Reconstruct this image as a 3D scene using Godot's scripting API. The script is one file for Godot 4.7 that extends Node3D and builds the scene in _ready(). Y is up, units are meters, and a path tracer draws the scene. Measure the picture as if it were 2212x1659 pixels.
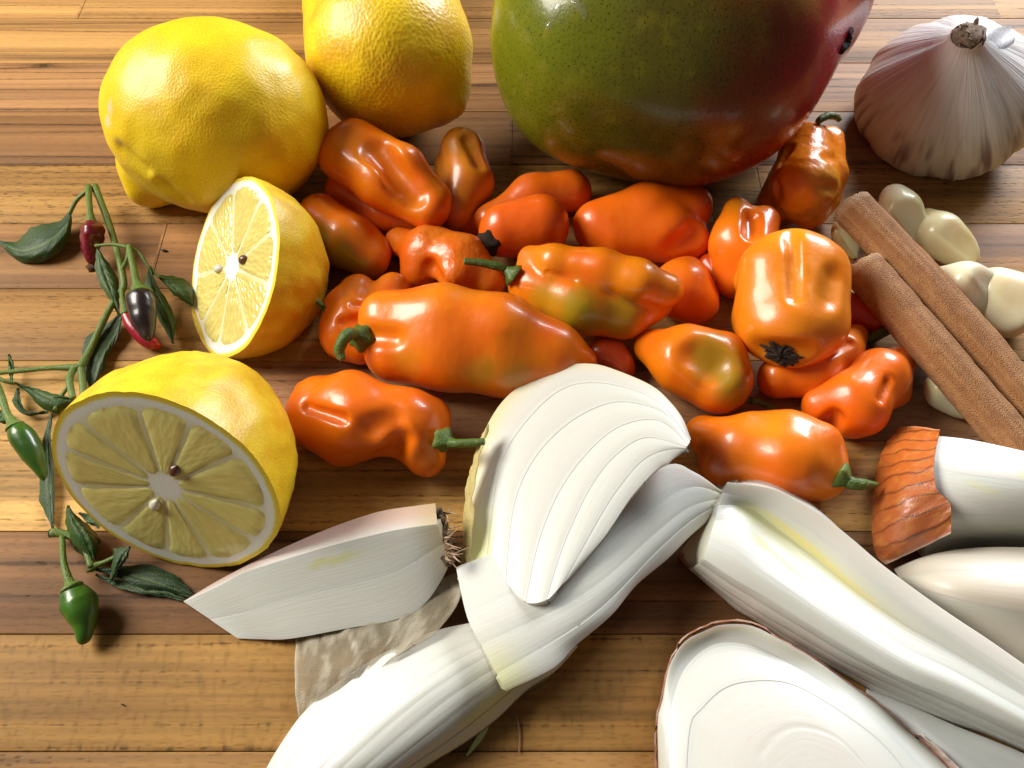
extends Node3D
# Fruit and vegetables on a strip-built wooden worktop. Pixel numbers in the tables are read on a 2212 x 1659 view
# of the place; at() and hit() turn them into points in metres, everything is built there as solid geometry.

const PITCH := 57.0
const FOCAL := 1950.0
const CAM_HEIGHT := 0.235
var eye := Vector3(0, CAM_HEIGHT, CAM_HEIGHT / tan(deg_to_rad(PITCH)))
var fwd := Vector3(0, -sin(deg_to_rad(PITCH)), -cos(deg_to_rad(PITCH)))
var upv := Vector3(0, cos(deg_to_rad(PITCH)), -sin(deg_to_rad(PITCH)))
var M := {}
var jobs := []
var used := {}

func _ready():
	# ---------------------------------------------------------------- camera, surroundings, lamps, exposure
	var cam := Camera3D.new()
	cam.name = "camera"
	cam.position = eye
	cam.rotation_degrees = Vector3(-PITCH, 0, 0)
	cam.fov = rad_to_deg(2.0 * atan(829.5 / FOCAL))
	cam.near = 0.02
	cam.far = 20.0
	add_child(cam)
	var we := WorldEnvironment.new()
	we.name = "surroundings"
	var e := Environment.new()
	e.background_mode = Environment.BG_COLOR
	e.background_color = Color(0.05, 0.047, 0.043).linear_to_srgb()
	e.tonemap_mode = Environment.TONE_MAPPER_LINEAR
	e.tonemap_exposure = 1.56
	e.sdfgi_enabled = true
	e.ssao_enabled = true
	e.ssil_enabled = true
	we.environment = e
	add_child(we)
	lamp("window_light_left", Vector3(-0.8, 0.64, -0.22), Vector2(0.52, 0.48), 1.15, Color(1.0, 0.97, 0.93))
	lamp("window_light_right", Vector3(0.55, 0.47, -0.8), Vector2(0.46, 0.42), 1.1, Color(0.97, 0.98, 1.0))
	build_materials()
	build_board()
	build_lemons()
	build_mango()
	build_peppers()
	build_garlic()
	build_cinnamon()
	build_onions()
	build_sprigs()
	build_small()
	run_jobs()

func lamp(called: String, where: Vector3, size: Vector2, energy: float, tint: Color):
	var l := AreaLight3D.new()
	l.name = called
	l.area_size = size
	l.area_normalize_energy = true
	l.light_energy = energy
	l.light_color = tint
	l.shadow_enabled = true
	l.area_range = 6.0
	l.area_attenuation = 2.0
	add_child(l)
	l.look_at_from_position(where, Vector3(0, 0.0, -0.03), Vector3.UP)

# ---------------------------------------------------------------- places
func ray(x: float, y: float) -> Vector3:
	return (fwd * FOCAL + Vector3(x - 1106.0, 0, 0) - upv * (y - 829.5)).normalized()

func at(x: float, y: float, mm: float) -> Vector3:
	var r := ray(x, y)
	return eye + r * ((mm * 0.001 - eye.y) / r.y)

func per_px(p: Vector3) -> float:
	return (p - eye).dot(fwd) / FOCAL

func ball(x: float, y: float, lift: float, r: float) -> Array:      # a ball r pixels wide that rests lift mm above the board
	var h := 0.0
	for i in 4:
		h = r * per_px(at(x, y, h * 1000.0)) + lift * 0.001
	var p := at(x, y, h * 1000.0)
	return [p, r * per_px(p)]

# ---------------------------------------------------------------- things and parts
func numbered(called: String) -> String:
	var n: int = used.get(called, 0)
	used[called] = n + 1
	return called if n == 0 else "%s_%03d" % [called, n]

func thing(called: String, label: String, category: String, where: Vector3, group := "") -> Node3D:
	var o := Node3D.new()
	o.name = numbered(called)
	add_child(o)
	o.position = where
	o.set_meta("label", label)
	o.set_meta("category", category)
	if group:
		o.set_meta("group", group)
	return o

func origin_of(n: Node3D) -> Vector3:
	var p := Vector3.ZERO
	var q: Node = n
	while q is Node3D and q != self:
		p += q.position
		q = q.get_parent()
	return p

# V in world places; the mesh becomes a child of parent
func part(parent: Node3D, called: String, V: PackedVector3Array, N: PackedVector3Array, C: PackedColorArray, U: PackedVector2Array, I: PackedInt32Array, m: Material) -> MeshInstance3D:
	var o := origin_of(parent)
	var L := PackedVector3Array()
	L.resize(V.size())
	for i in V.size():
		L[i] = V[i] - o
	var a := []
	a.resize(Mesh.ARRAY_MAX)
	a[Mesh.ARRAY_VERTEX] = L
	if N.is_empty():
		N = normals_of(V, I)
	# front faces run clockwise: turn the faces over when they agree with the normals the other way round
	var agree := 0.0
	for t in range(0, I.size(), 3):
		var fn := (V[I[t + 1]] - V[I[t]]).cross(V[I[t + 2]] - V[I[t]])
		agree += fn.dot(N[I[t]] + N[I[t + 1]] + N[I[t + 2]])
	if agree > 0.0:
		for t in range(0, I.size(), 3):
			var s := I[t]
			I[t] = I[t + 1]
			I[t + 1] = s
	a[Mesh.ARRAY_NORMAL] = N
	if not C.is_empty():
		a[Mesh.ARRAY_COLOR] = C
	if not U.is_empty():
		a[Mesh.ARRAY_TEX_UV] = U
	a[Mesh.ARRAY_INDEX] = I
	var me := ArrayMesh.new()
	me.add_surface_from_arrays(Mesh.PRIMITIVE_TRIANGLES, a)
	var mi := MeshInstance3D.new()
	mi.name = called
	mi.mesh = me
	mi.material_override = m
	mi.cast_shadow = GeometryInstance3D.SHADOW_CASTING_SETTING_ON
	parent.add_child(mi, true)
	return mi

func normals_of(V: PackedVector3Array, I: PackedInt32Array) -> PackedVector3Array:      # smooth, pointing away from the inside of a closed mesh
	var N := PackedVector3Array()
	N.resize(V.size())
	var c := Vector3.ZERO
	for v in V:
		c += v
	c /= maxf(V.size(), 1)
	var vol := 0.0
	for t in range(0, I.size(), 3):
		var p := V[I[t]]
		var q := V[I[t + 1]]
		var r := V[I[t + 2]]
		var fn := (q - p).cross(r - p)
		vol += (p - c).dot(fn)
		N[I[t]] += fn
		N[I[t + 1]] += fn
		N[I[t + 2]] += fn
	var s := 1.0 if vol >= 0.0 else -1.0
	for i in N.size():
		N[i] = (N[i] * s).normalized() if N[i].length_squared() > 0.0 else Vector3.UP
	return N

# ---------------------------------------------------------------- curves, tubes, sheets
func spline(P: Array, n: int) -> Array:            # Catmull-Rom through Vector3 (or Vector4) points, n + 1 points back, evenly by length
	var out := []
	if P.size() == 2:
		for i in n + 1:
			out.append(P[0].lerp(P[1], float(i) / n))
		return out
	var fine := []
	var steps := maxi(4, int(ceil(4.0 * n / (P.size() - 1))))
	for i in P.size() - 1:
		var a = P[maxi(i - 1, 0)]
		var b = P[i]
		var c = P[i + 1]
		var d = P[mini(i + 2, P.size() - 1)]
		for k in steps:
			var t := float(k) / steps
			fine.append(0.5 * ((2.0 * b) + (c - a) * t + (2.0 * a - 5.0 * b + 4.0 * c - d) * t * t + (3.0 * b - a - 3.0 * c + d) * t * t * t))
	fine.append(P[-1])
	var len := [0.0]
	for i in range(1, fine.size()):
		var dd = fine[i] - fine[i - 1]
		len.append(len[-1] + Vector3(dd.x, dd.y, dd.z).length())
	var j := 0
	for i in n + 1:
		var want: float = len[-1] * i / n
		while j < len.size() - 2 and len[j + 1] < want:
			j += 1
		var span: float = len[j + 1] - len[j]
		out.append(fine[j].lerp(fine[j + 1], clampf((want - len[j]) / span if span > 0.0 else 0.0, 0.0, 1.0)))
	return out

# points [x, y, mm, r px]: a tube with smooth varying radius and closed ends
func tube(parent: Node3D, called: String, P: Array, m: Material, col = null, round_n := 12, n := 0, bump := 0.0, noise: FastNoiseLite = null, flat := 1.0) -> MeshInstance3D:
	var Q := []
	for p in P:
		var w := at(p[0], p[1], p[2])
		Q.append(Vector4(w.x, w.y, w.z, p[3] * per_px(w)))
	return tube_world(parent, called, Q, m, col, round_n, n, bump, noise, flat)

func tube_world(parent: Node3D, called: String, Q: Array, m: Material, col = null, round_n := 12, n := 0, bump := 0.0, noise: FastNoiseLite = null, flat := 1.0) -> MeshInstance3D:
	if n == 0:
		n = (Q.size() - 1) * 6
	var S := spline(Q, n)
	var V := PackedVector3Array()
	var C := PackedColorArray()
	var U := PackedVector2Array()
	var I := PackedInt32Array()
	var side := Vector3.ZERO
	var run := 0.0
	for i in n + 1:
		var p := Vector3(S[i].x, S[i].y, S[i].z)
		var q0 = S[maxi(i - 1, 0)]
		var q1 = S[mini(i + 1, n)]
		var t := Vector3(q1.x - q0.x, q1.y - q0.y, q1.z - q0.z).normalized()
		if side == Vector3.ZERO:
			side = t.cross(Vector3.UP if absf(t.y) < 0.9 else Vector3.RIGHT).normalized()
		side = (side - t * side.dot(t)).normalized()
		var other := t.cross(side).normalized()
		if i > 0:
			run += Vector3(S[i].x - q0.x, S[i].y - q0.y, S[i].z - q0.z).length()
		for k in round_n + 1:
			var f := TAU * k / round_n
			var r: float = maxf(S[i].w, 0.00002)
			var v := p + (side * cos(f) + other * sin(f) * flat) * r
			if noise and k < round_n:
				v += (v - p) * bump * noise.get_noise_3dv(v * 1000.0)
			elif noise:
				v = V[i * (round_n + 1)]
			V.append(v)
			U.append(Vector2(float(k) / round_n, run * 20.0))
			if col is Callable:
				C.append(col.call(float(i) / n, float(k) / round_n, v))
			elif col is Color:
				C.append(col)
	var w := round_n + 1
	for i in n:
		for k in round_n:
			var a := i * w + k
			I.append_array([a, a + 1, a + w, a + 1, a + w + 1, a + w])
	for end in 2:
		var b: int = 0 if end == 0 else n * w
		V.append(Vector3(S[0 if end == 0 else n].x, S[0 if end == 0 else n].y, S[0 if end == 0 else n].z))
		U.append(Vector2(0.5, 0.0 if end == 0 else run * 20.0))
		if col != null:
			C.append(C[b])
		for k in round_n:
			if end == 0:
				I.append_array([b + k + 1, b + k, V.size() - 1])
			else:
				I.append_array([b + k, b + k + 1, V.size() - 1])
	var N := normals_of(V, I)
	for i in n + 1:      # close the seam
		var s := (N[i * w] + N[i * w + round_n]).normalized()
		N[i * w] = s
		N[i * w + round_n] = s
	return part(parent, called, V, N, C, U, I, m)

# a solid under a lofted sheet. curves: arrays of [x, y, mm]; thick in mm, or -1 to go down to the board
func loft(parent: Node3D, called: String, curves: Array, m: Material, nu: int, nv: int, thick: float, col = null, relief = null, uvs := Vector2(1, 1), inset := 0.0, straight := false) -> MeshInstance3D:
	var rows := []
	for c in curves:
		var w := []
		for p in c:
			w.append(at(p[0], p[1], p[2]) if p is Array else p)
		rows.append(spline(w, nu))
	var G := []                                    # G[i][j]: i along, j across
	for i in nu + 1:
		var cross := []
		for r in rows:
			cross.append(r[i])
		var line := []
		if straight or cross.size() == 2:
			for j in nv + 1:
				var f := float(j) / nv * (cross.size() - 1)
				var b := mini(int(f), cross.size() - 2)
				line.append(cross[b].lerp(cross[b + 1], f - b))
		else:
			for j in nv + 1:
				var f := float(j) / nv * (cross.size() - 1)
				var b := mini(int(f), cross.size() - 2)
				var t := f - b
				var p0: Vector3 = cross[maxi(b - 1, 0)]
				var p1: Vector3 = cross[b]
				var p2: Vector3 = cross[b + 1]
				var p3: Vector3 = cross[mini(b + 2, cross.size() - 1)]
				line.append(p1.cubic_interpolate(p2, p0, p3, t))
		G.append(line)
	return slab(parent, called, G, m, thick, col, relief, uvs, inset)

func slab(parent: Node3D, called: String, G: Array, m: Material, thick: float, col = null, relief = null, uvs := Vector2(1, 1), inset := 0.0) -> MeshInstance3D:
	var nu: int = G.size() - 1
	var nv: int = G[0].size() - 1
	var w := nv + 1
	var V := PackedVector3Array()
	var N := PackedVector3Array()
	var C := PackedColorArray()
	var U := PackedVector2Array()
	var I := PackedInt32Array()
	var nn := []
	var mid := Vector3.ZERO
	for i in nu + 1:
		for j in nv + 1:
			var du: Vector3 = G[mini(i + 1, nu)][j] - G[maxi(i - 1, 0)][j]
			var dv: Vector3 = G[i][mini(j + 1, nv)] - G[i][maxi(j - 1, 0)]
			var no := du.cross(dv)
			if no.length_squared() < 1e-20:
				no = Vector3.UP
			no = no.normalized()
			if no.dot(eye - G[i][j]) < 0.0:
				no = -no
			nn.append(no)
			mid += G[i][j]
	mid /= float((nu + 1) * w)
	for i in nu + 1:
		for j in nv + 1:
			var u := float(i) / nu
			var v := float(j) / nv
			var p: Vector3 = G[i][j]
			if relief is Callable:
				p += nn[i * w + j] * (relief.call(u, v, p) * 0.001)
			V.append(p)
			U.append(Vector2(u * uvs.x, v * uvs.y))
			if col is Callable:
				C.append(col.call(u, v, p))
			elif col is Color:
				C.append(col)
	var top := V.size()
	for i in nu:
		for j in nv:
			var a := i * w + j
			I.append_array([a, a + 1, a + w, a + 1, a + w + 1, a + w])
	N = face_normals(V, I, nn)
	# underside and walls, with vertices of their own so that the rim stays crisp
	for i in nu + 1:
		for j in nv + 1:
			var p := V[i * w + j]
			if thick < 0.0:
				p = p.lerp(Vector3(mid.x, p.y, mid.z), inset)
				p.y = minf(0.0004, p.y - 0.0003)
			else:
				p -= nn[i * w + j] * thick * 0.001
				p.y = maxf(p.y, 0.0002)
			V.append(p)
			N.append(Vector3.DOWN if thick < 0.0 else -nn[i * w + j])
			U.append(U[i * w + j])
			if col != null:
				C.append(C[i * w + j])
	for i in nu:
		for j in nv:
			var a := top + i * w + j
			I.append_array([a, a + w, a + 1, a + 1, a + w, a + w + 1])
	var rim := []
	for i in nu:
		rim.append(i * w)
	for j in nv:
		rim.append(nu * w + j)
	for i in nu:
		rim.append((nu - i) * w + nv)
	for j in nv:
		rim.append(nv - j)
	var first := V.size()
	for k in rim.size():
		var a: int = rim[k]
		var b: int = rim[(k + 1) % rim.size()]
		var z: int = rim[(k + rim.size() - 1) % rim.size()]
		var out := (V[b] - V[z]).cross(nn[a])
		if out.dot(V[a] - mid) < 0.0:
			out = -out
		out = out.normalized() if out.length_squared() > 0.0 else Vector3.UP
		for q in [a, top + a]:
			V.append(V[q])
			N.append(out)
			U.append(U[q])
			if col != null:
				C.append(C[q])
	for k in rim.size():
		var a := first + k * 2
		var b := first + ((k + 1) % rim.size()) * 2
		# wound to agree with its own normal
		var fn := (V[b] - V[a]).cross(V[a + 1] - V[a])
		var good := fn.dot(N[a] + N[b]) > 0.0
		I.append_array([a, b, a + 1, b, b + 1, a + 1] if good else [a, a + 1, b, b, a + 1, b + 1])
	# the sheets: wind each to agree with its normals (counter-clockwise here; part() turns all over)
	for t in range(0, first * 0 + nu * nv * 12, 3):
		var fn := (V[I[t + 1]] - V[I[t]]).cross(V[I[t + 2]] - V[I[t]])
		if fn.dot(N[I[t]] + N[I[t + 1]] + N[I[t + 2]]) < 0.0:
			var s := I[t]
			I[t] = I[t + 1]
			I[t + 1] = s
	return part(parent, called, V, N, C, U, I, m)

func face_normals(V: PackedVector3Array, I: PackedInt32Array, hint: Array) -> PackedVector3Array:
	var N := PackedVector3Array()
	N.resize(V.size())
	for t in range(0, I.size(), 3):
		var fn := (V[I[t + 1]] - V[I[t]]).cross(V[I[t + 2]] - V[I[t]])
		for q in 3:
			var h: Vector3 = hint[I[t + q]]
			N[I[t + q]] += fn if fn.dot(h) > 0.0 else -fn
	for i in N.size():
		N[i] = N[i].normalized() if N[i].length_squared() > 0.0 else hint[i]
	return N

# ---------------------------------------------------------------- soft solids: tapered limbs joined smoothly, meshed as surface nets
class Blob:
	var A := PackedVector3Array()
	var D := PackedVector3Array()
	var inv := PackedFloat32Array()
	var R := PackedFloat32Array()
	var dR := PackedFloat32Array()
	var K := PackedFloat32Array()
	var minus := PackedByteArray()
	var noise: FastNoiseLite
	var amp := 0.0
	var lo := Vector3(9, 9, 9)
	var hi := Vector3(-9, -9, -9)
	func add(a: Vector3, ra: float, b: Vector3, rb: float, k: float, sub := false):
		A.append(a)
		D.append(b - a)
		inv.append(1.0 / maxf((b - a).length_squared(), 1e-12))
		R.append(ra)
		dR.append(rb - ra)
		K.append(k)
		minus.append(1 if sub else 0)
		if not sub:
			for q in [[a, ra], [b, rb]]:
				lo = lo.min(q[0] - Vector3.ONE * (q[1] + 0.0025 + k * 0.6))
				hi = hi.max(q[0] + Vector3.ONE * (q[1] + 0.0025 + k * 0.6))
	func d(p: Vector3) -> float:
		var r := 1000.0
		for i in A.size():
			var ap := p - A[i]
			var x := ap.dot(D[i]) * inv[i]
			if dR[i] != 0.0:
				var kk := dR[i] * sqrt(inv[i])
				x += kk * sqrt(inv[i]) * (ap - D[i] * x).length() / sqrt(maxf(1.0 - kk * kk, 0.05))
			var t := clampf(x, 0.0, 1.0)
			var q := (ap - D[i] * t).length() - R[i] - dR[i] * t
			var k := K[i]
			if minus[i] == 0:
				var h := maxf(k - absf(r - q), 0.0)
				r = minf(r, q) - h * h * 0.25 / k
			else:
				var h := maxf(k - absf(r + q), 0.0)
				r = maxf(r, -q) + h * h * 0.25 / k
		if amp > 0.0:
			r += amp * noise.get_noise_3dv(p * 1000.0)
		return maxf(r, 0.0002 - p.y)
	func grad(p: Vector3) -> Vector3:
		var e := 0.0003
		var v := Vector3(1, -1, -1) * d(p + Vector3(e, -e, -e)) + Vector3(-1, -1, 1) * d(p + Vector3(-e, -e, e)) + Vector3(-1, 1, -1) * d(p + Vector3(-e, e, -e)) + Vector3.ONE * d(p + Vector3(e, e, e))
		return v.normalized()
	func net(cell: float) -> Array:                # [vertices, normals, indices]
		var S := 4
		var n := Vector3i(((hi - lo) / (cell * S)).ceil()) * S
		var nx := n.x + 1
		var ny := n.y + 1
		var nz := n.z + 1
		var val := PackedFloat32Array()
		val.resize(nx * ny * nz)
		val.fill(9.0)
		var blocks := []
		var reach := S * cell * 0.87 + cell * 0.5
		for bz in n.z / S:
			for by in n.y / S:
				for bx in n.x / S:
					if absf(d(lo + Vector3(bx + 0.5, by + 0.5, bz + 0.5) * S * cell)) < reach:
						blocks.append(Vector3i(bx, by, bz) * S)
		for b in blocks:
			for z in range(b.z, b.z + S + 1):
				for y in range(b.y, b.y + S + 1):
					var at := (z * ny + y) * nx
					for x in range(b.x, b.x + S + 1):
						if val[at + x] > 8.0:
							val[at + x] = d(lo + Vector3(x, y, z) * cell)
		var id := PackedInt32Array()
		id.resize(nx * ny * nz)
		id.fill(-1)
		var V := PackedVector3Array()
		var where := []
		var ex := [[0, 1], [2, 3], [4, 5], [6, 7], [0, 2], [1, 3], [4, 6], [5, 7], [0, 4], [1, 5], [2, 6], [3, 7]]
		var corner := []
		for c in 8:
			corner.append(Vector3(c & 1, (c >> 1) & 1, (c >> 2) & 1))
		var step := [0, 1, nx, nx + 1, nx * ny, nx * ny + 1, nx * ny + nx, nx * ny + nx + 1]
		var f := PackedFloat32Array()
		f.resize(8)
		for b in blocks:
			for z in range(b.z, b.z + S):
				for y in range(b.y, b.y + S):
					for x in range(b.x, b.x + S):
						var at: int = (z * ny + y) * nx + x
						var inside := 0
						for c in 8:
							f[c] = val[at + step[c]]
							if f[c] < 0.0:
								inside += 1
						if inside == 0 or inside == 8:
							continue
						var sum := Vector3.ZERO
						var count := 0
						for e in ex:
							var fa := f[e[0]]
							var fb := f[e[1]]
							if (fa < 0.0) != (fb < 0.0):
								sum += corner[e[0]].lerp(corner[e[1]], fa / (fa - fb))
								count += 1
						id[at] = V.size()
						V.append(lo + (Vector3(x, y, z) + sum / count) * cell)
						where.append(Vector3i(x, y, z))
		var N := PackedVector3Array()
		N.resize(V.size())
		for i in V.size():
			var g := grad(V[i])
			V[i] -= g * clampf(d(V[i]), -cell * 0.5, cell * 0.5)
			N[i] = g
		var I := PackedInt32Array()
		var off := [1, nx, nx * ny]
		for c in where:
			var at: int = (c.z * ny + c.y) * nx + c.x
			for a in 3:
				if (val[at] < 0.0) == (val[at + off[a]] < 0.0):
					continue
				var o1: int = off[(a + 1) % 3]
				var o2: int = off[(a + 2) % 3]
				if at - o1 - o2 < 0:
					continue
				var q := [id[at], id[at - o1], id[at - o1 - o2], id[at - o2]]
				if q.min() < 0:
					continue
				if val[at] < 0.0:
					I.append_array([q[0], q[1], q[2], q[0], q[2], q[3]])
				else:
					I.append_array([q[0], q[2], q[1], q[0], q[3], q[2]])
		return [V, N, I]

func hit(b: Blob, x: float, y: float) -> Vector3:      # the point of the solid seen at a place of the view
	var r := ray(x, y)
	var t := 0.08
	for i in 90:
		var q := b.d(eye + r * t)
		if q < 0.00008:
			break
		t += q * 0.9
		if t > 0.6:
			return at(x, y, 15.0)
	return eye + r * t

# limbs: arrays of [x, y, lift mm, r px]; dents [x1, y1, x2, y2, r px, depth mm, k mm]
func blob(limbs: Array, k_mm: float, dents := [], amp_mm := 0.0, freq := 0.06, sid := 1) -> Blob:
	var b := Blob.new()
	for limb in limbs:
		var q := []
		for p in limb:
			q.append(ball(p[0], p[1], p[2], p[3]))
		if q.size() == 1:
			b.add(q[0][0], q[0][1], q[0][0], q[0][1], k_mm * 0.001)
		for i in q.size() - 1:
			b.add(q[i][0], q[i][1], q[i + 1][0], q[i + 1][1], k_mm * 0.001)
	var cut := []
	for s in dents:
		var e := []
		for p in [[s[0], s[1]], [s[2], s[3]]]:
			var h := hit(b, p[0], p[1])
			var r: float = s[4] * per_px(h)
			e.append([h + b.grad(h) * (r - s[5] * 0.001), r])
		cut.append([e, s[6] if s.size() > 6 else 3.0])
	for c in cut:
		b.add(c[0][0][0], c[0][0][1], c[0][1][0], c[0][1][1], c[1] * 0.001, true)
	if amp_mm > 0.0:
		var n := FastNoiseLite.new()
		n.seed = sid
		n.noise_type = FastNoiseLite.TYPE_SIMPLEX_SMOOTH
		n.frequency = freq
		n.fractal_octaves = 2
		b.noise = n
		b.amp = amp_mm * 0.001
	return b

func job(parent: Node3D, called: String, b: Blob, cell_mm: float, m: Material, paint: Callable):
	jobs.append({"parent": parent, "name": called, "blob": b, "cell": cell_mm * 0.001, "mat": m, "paint": paint, "out": []})

func do_job(i: int):
	var j: Dictionary = jobs[i]
	var o: Array = j.blob.net(j.cell)
	var C := PackedColorArray()
	C.resize(o[0].size())
	for k in o[0].size():
		C[k] = j.paint.call(o[0][k], o[1][k])
	o.append(C)
	j.out = o

func run_jobs():
	for i in jobs.size():
		do_job(i)
	for j in jobs:
		part(j.parent, j.name, j.out[0], j.out[1], j.out[3], PackedVector2Array(), j.out[2], j.mat)

func blob_base(b: Blob) -> Vector3:
	return Vector3((b.lo.x + b.hi.x) * 0.5, maxf(b.lo.y + 0.0025, 0.0), (b.lo.z + b.hi.z) * 0.5)

func lin(r: float, g: float, b: float) -> Color:
	return Color(r, g, b)

func soft(a: float, b: float, x: float) -> float:
	return smoothstep(a, b, x)

func simplex(s: int, f: float, oct := 3) -> FastNoiseLite:
	var n := FastNoiseLite.new()
	n.seed = s
	n.noise_type = FastNoiseLite.TYPE_SIMPLEX_SMOOTH
	n.frequency = f
	n.fractal_octaves = oct
	return n

# ---------------------------------------------------------------- materials
func noise_tex(n: FastNoiseLite, size := 512, h := 0) -> NoiseTexture2D:
	var t := NoiseTexture2D.new()
	t.width = size
	t.height = h if h else size
	t.seamless = true
	t.generate_mipmaps = false
	t.noise = n
	return t

func mat(called: String, rough: float, sss := 0.0, coat := 0.0, coat_rough := 0.1) -> StandardMaterial3D:
	var m := StandardMaterial3D.new()
	m.resource_name = called
	m.vertex_color_use_as_albedo = true
	m.roughness = rough
	if sss > 0.0:
		m.subsurf_scatter_enabled = true
		m.subsurf_scatter_strength = sss
	if coat > 0.0:
		m.clearcoat_enabled = true
		m.clearcoat = coat
		m.clearcoat_roughness = coat_rough
	M[called] = m
	return m

func relief(m: StandardMaterial3D, t: Texture2D, mm: float, tile_mm := 0.0, stretch := Vector3.ONE):
	m.heightmap_enabled = true
	m.heightmap_texture = t
	m.heightmap_scale = mm * 0.1
	if tile_mm > 0.0:
		m.uv1_triplanar = true
		m.uv1_scale = stretch * (1000.0 / tile_mm)

func dotted(n: FastNoiseLite, a: float, b: float, c: Color) -> NoiseTexture2D:      # a darker tint at the middle of each cell
	var t := noise_tex(n)
	var g := Gradient.new()
	g.offsets = PackedFloat32Array([a, b])
	g.colors = PackedColorArray([c, Color(1, 1, 1)])
	t.color_ramp = g
	return t

func cells(s: int, f: float) -> FastNoiseLite:
	var n := FastNoiseLite.new()
	n.seed = s
	n.noise_type = FastNoiseLite.TYPE_CELLULAR
	n.cellular_distance_function = FastNoiseLite.DISTANCE_EUCLIDEAN
	n.cellular_return_type = FastNoiseLite.RETURN_DISTANCE
	n.frequency = f
	n.fractal_type = FastNoiseLite.FRACTAL_NONE
	return n

func build_materials():
	var ripple := noise_tex(simplex(3, 0.012, 3))
	var fine := noise_tex(simplex(4, 0.06, 4))
	var pores := noise_tex(cells(5, 0.055))
	var pulp := noise_tex(cells(6, 0.04))
	relief(mat("pepper", 0.33, 0.1, 0.28, 0.1), ripple, 0.12, 36.0)
	relief(mat("wrinkled_pepper", 0.33, 0.1, 0.28, 0.1), ripple, 0.3, 26.0)
	relief(mat("lemon", 0.44, 0.1, 0.12, 0.25), pores, 0.14, 20.0)
	relief(mat("coarse_lemon", 0.42, 0.1, 0.15, 0.22), noise_tex(cells(15, 0.04)), 0.27, 24.0)
	relief(mat("smooth_lemon", 0.44, 0.1, 0.1, 0.25), pores, 0.1, 20.0)
	relief(mat("mango", 0.24, 0.05, 0.2, 0.08), fine, 0.06, 40.0)
	M.mango.metallic_specular = 0.4
	M.mango.albedo_texture = dotted(cells(16, 0.05), 0.06, 0.15, Color(0.42, 0.36, 0.26))
	for q in ["lemon", "smooth_lemon", "coarse_lemon"]:
		M[q].albedo_texture = dotted(cells(15, 0.04) if q == "coarse_lemon" else cells(5, 0.055), 0.0, 0.45, Color(0.94, 0.9, 0.8))
	relief(mat("pith", 0.6, 0.15), fine, 0.07, 18.0)
	relief(mat("pulp", 0.1, 0.25, 0.6, 0.03), pulp, 0.55)
	relief(mat("dull_pulp", 0.16, 0.3, 0.4, 0.05), pulp, 0.07)
	relief(mat("garlic_skin", 0.5, 0.15), noise_tex(simplex(7, 0.05, 4), 512), 0.15)
	M.garlic_skin.rim_enabled = true
	M.garlic_skin.rim = 0.2
	relief(mat("clove", 0.32, 0.3, 0.2, 0.1), ripple, 0.1, 24.0)
	relief(mat("bark", 0.75), fine, 0.7, 16.0)
	relief(mat("dry", 0.85), fine, 0.8, 8.0)
	relief(mat("stalk", 0.42, 0.05, 0.15, 0.2), fine, 0.35, 14.0)
	relief(mat("leaf", 0.5, 0.0, 0.06, 0.3), fine, 0.25, 14.0)
	M.leaf.backlight_enabled = true
	M.leaf.backlight = Color(0.25, 0.3, 0.1)
	relief(mat("onion", 0.4, 0.15, 0.12, 0.2), noise_tex(simplex(9, 0.03, 4), 512), 0.03)
	relief(mat("papery", 0.55), fine, 0.4, 16.0)
	M.papery.transparency = BaseMaterial3D.TRANSPARENCY_ALPHA
	M.papery.backlight_enabled = true
	M.papery.backlight = Color(0.3, 0.28, 0.2)
	M.papery.cull_mode = BaseMaterial3D.CULL_DISABLED
	relief(mat("onion_skin", 0.42, 0.0, 0.25, 0.2), fine, 0.12, 20.0)
	mat("seed", 0.35, 0.2, 0.3, 0.1)
	mat("hair", 0.7)
	var w := mat("water", 0.02)
	w.vertex_color_use_as_albedo = false
	w.albedo_color = Color(1, 1, 1, 0.04)
	w.transparency = BaseMaterial3D.TRANSPARENCY_ALPHA

# ---------------------------------------------------------------- the worktop: strips of teak-like wood, one board each
const STRIP := 0.02912
const BX := 0.32
const BZ0 := -0.271
const STRIPS := 15
const TW := 2048
const TH := 1536
var wood_rows := []
var wn := {}
var planks := []          # [strip, x0, x1, tone, dark lines, pores, fleck, shift]

func noise_bytes(s: int, f: float, w: int, h: int, oct: int) -> PackedByteArray:
	var im := simplex(s, f, oct).get_image(w, h, false, false, true)
	im.resize(TW, TH, Image.INTERPOLATE_CUBIC)
	return im.get_data()

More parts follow.
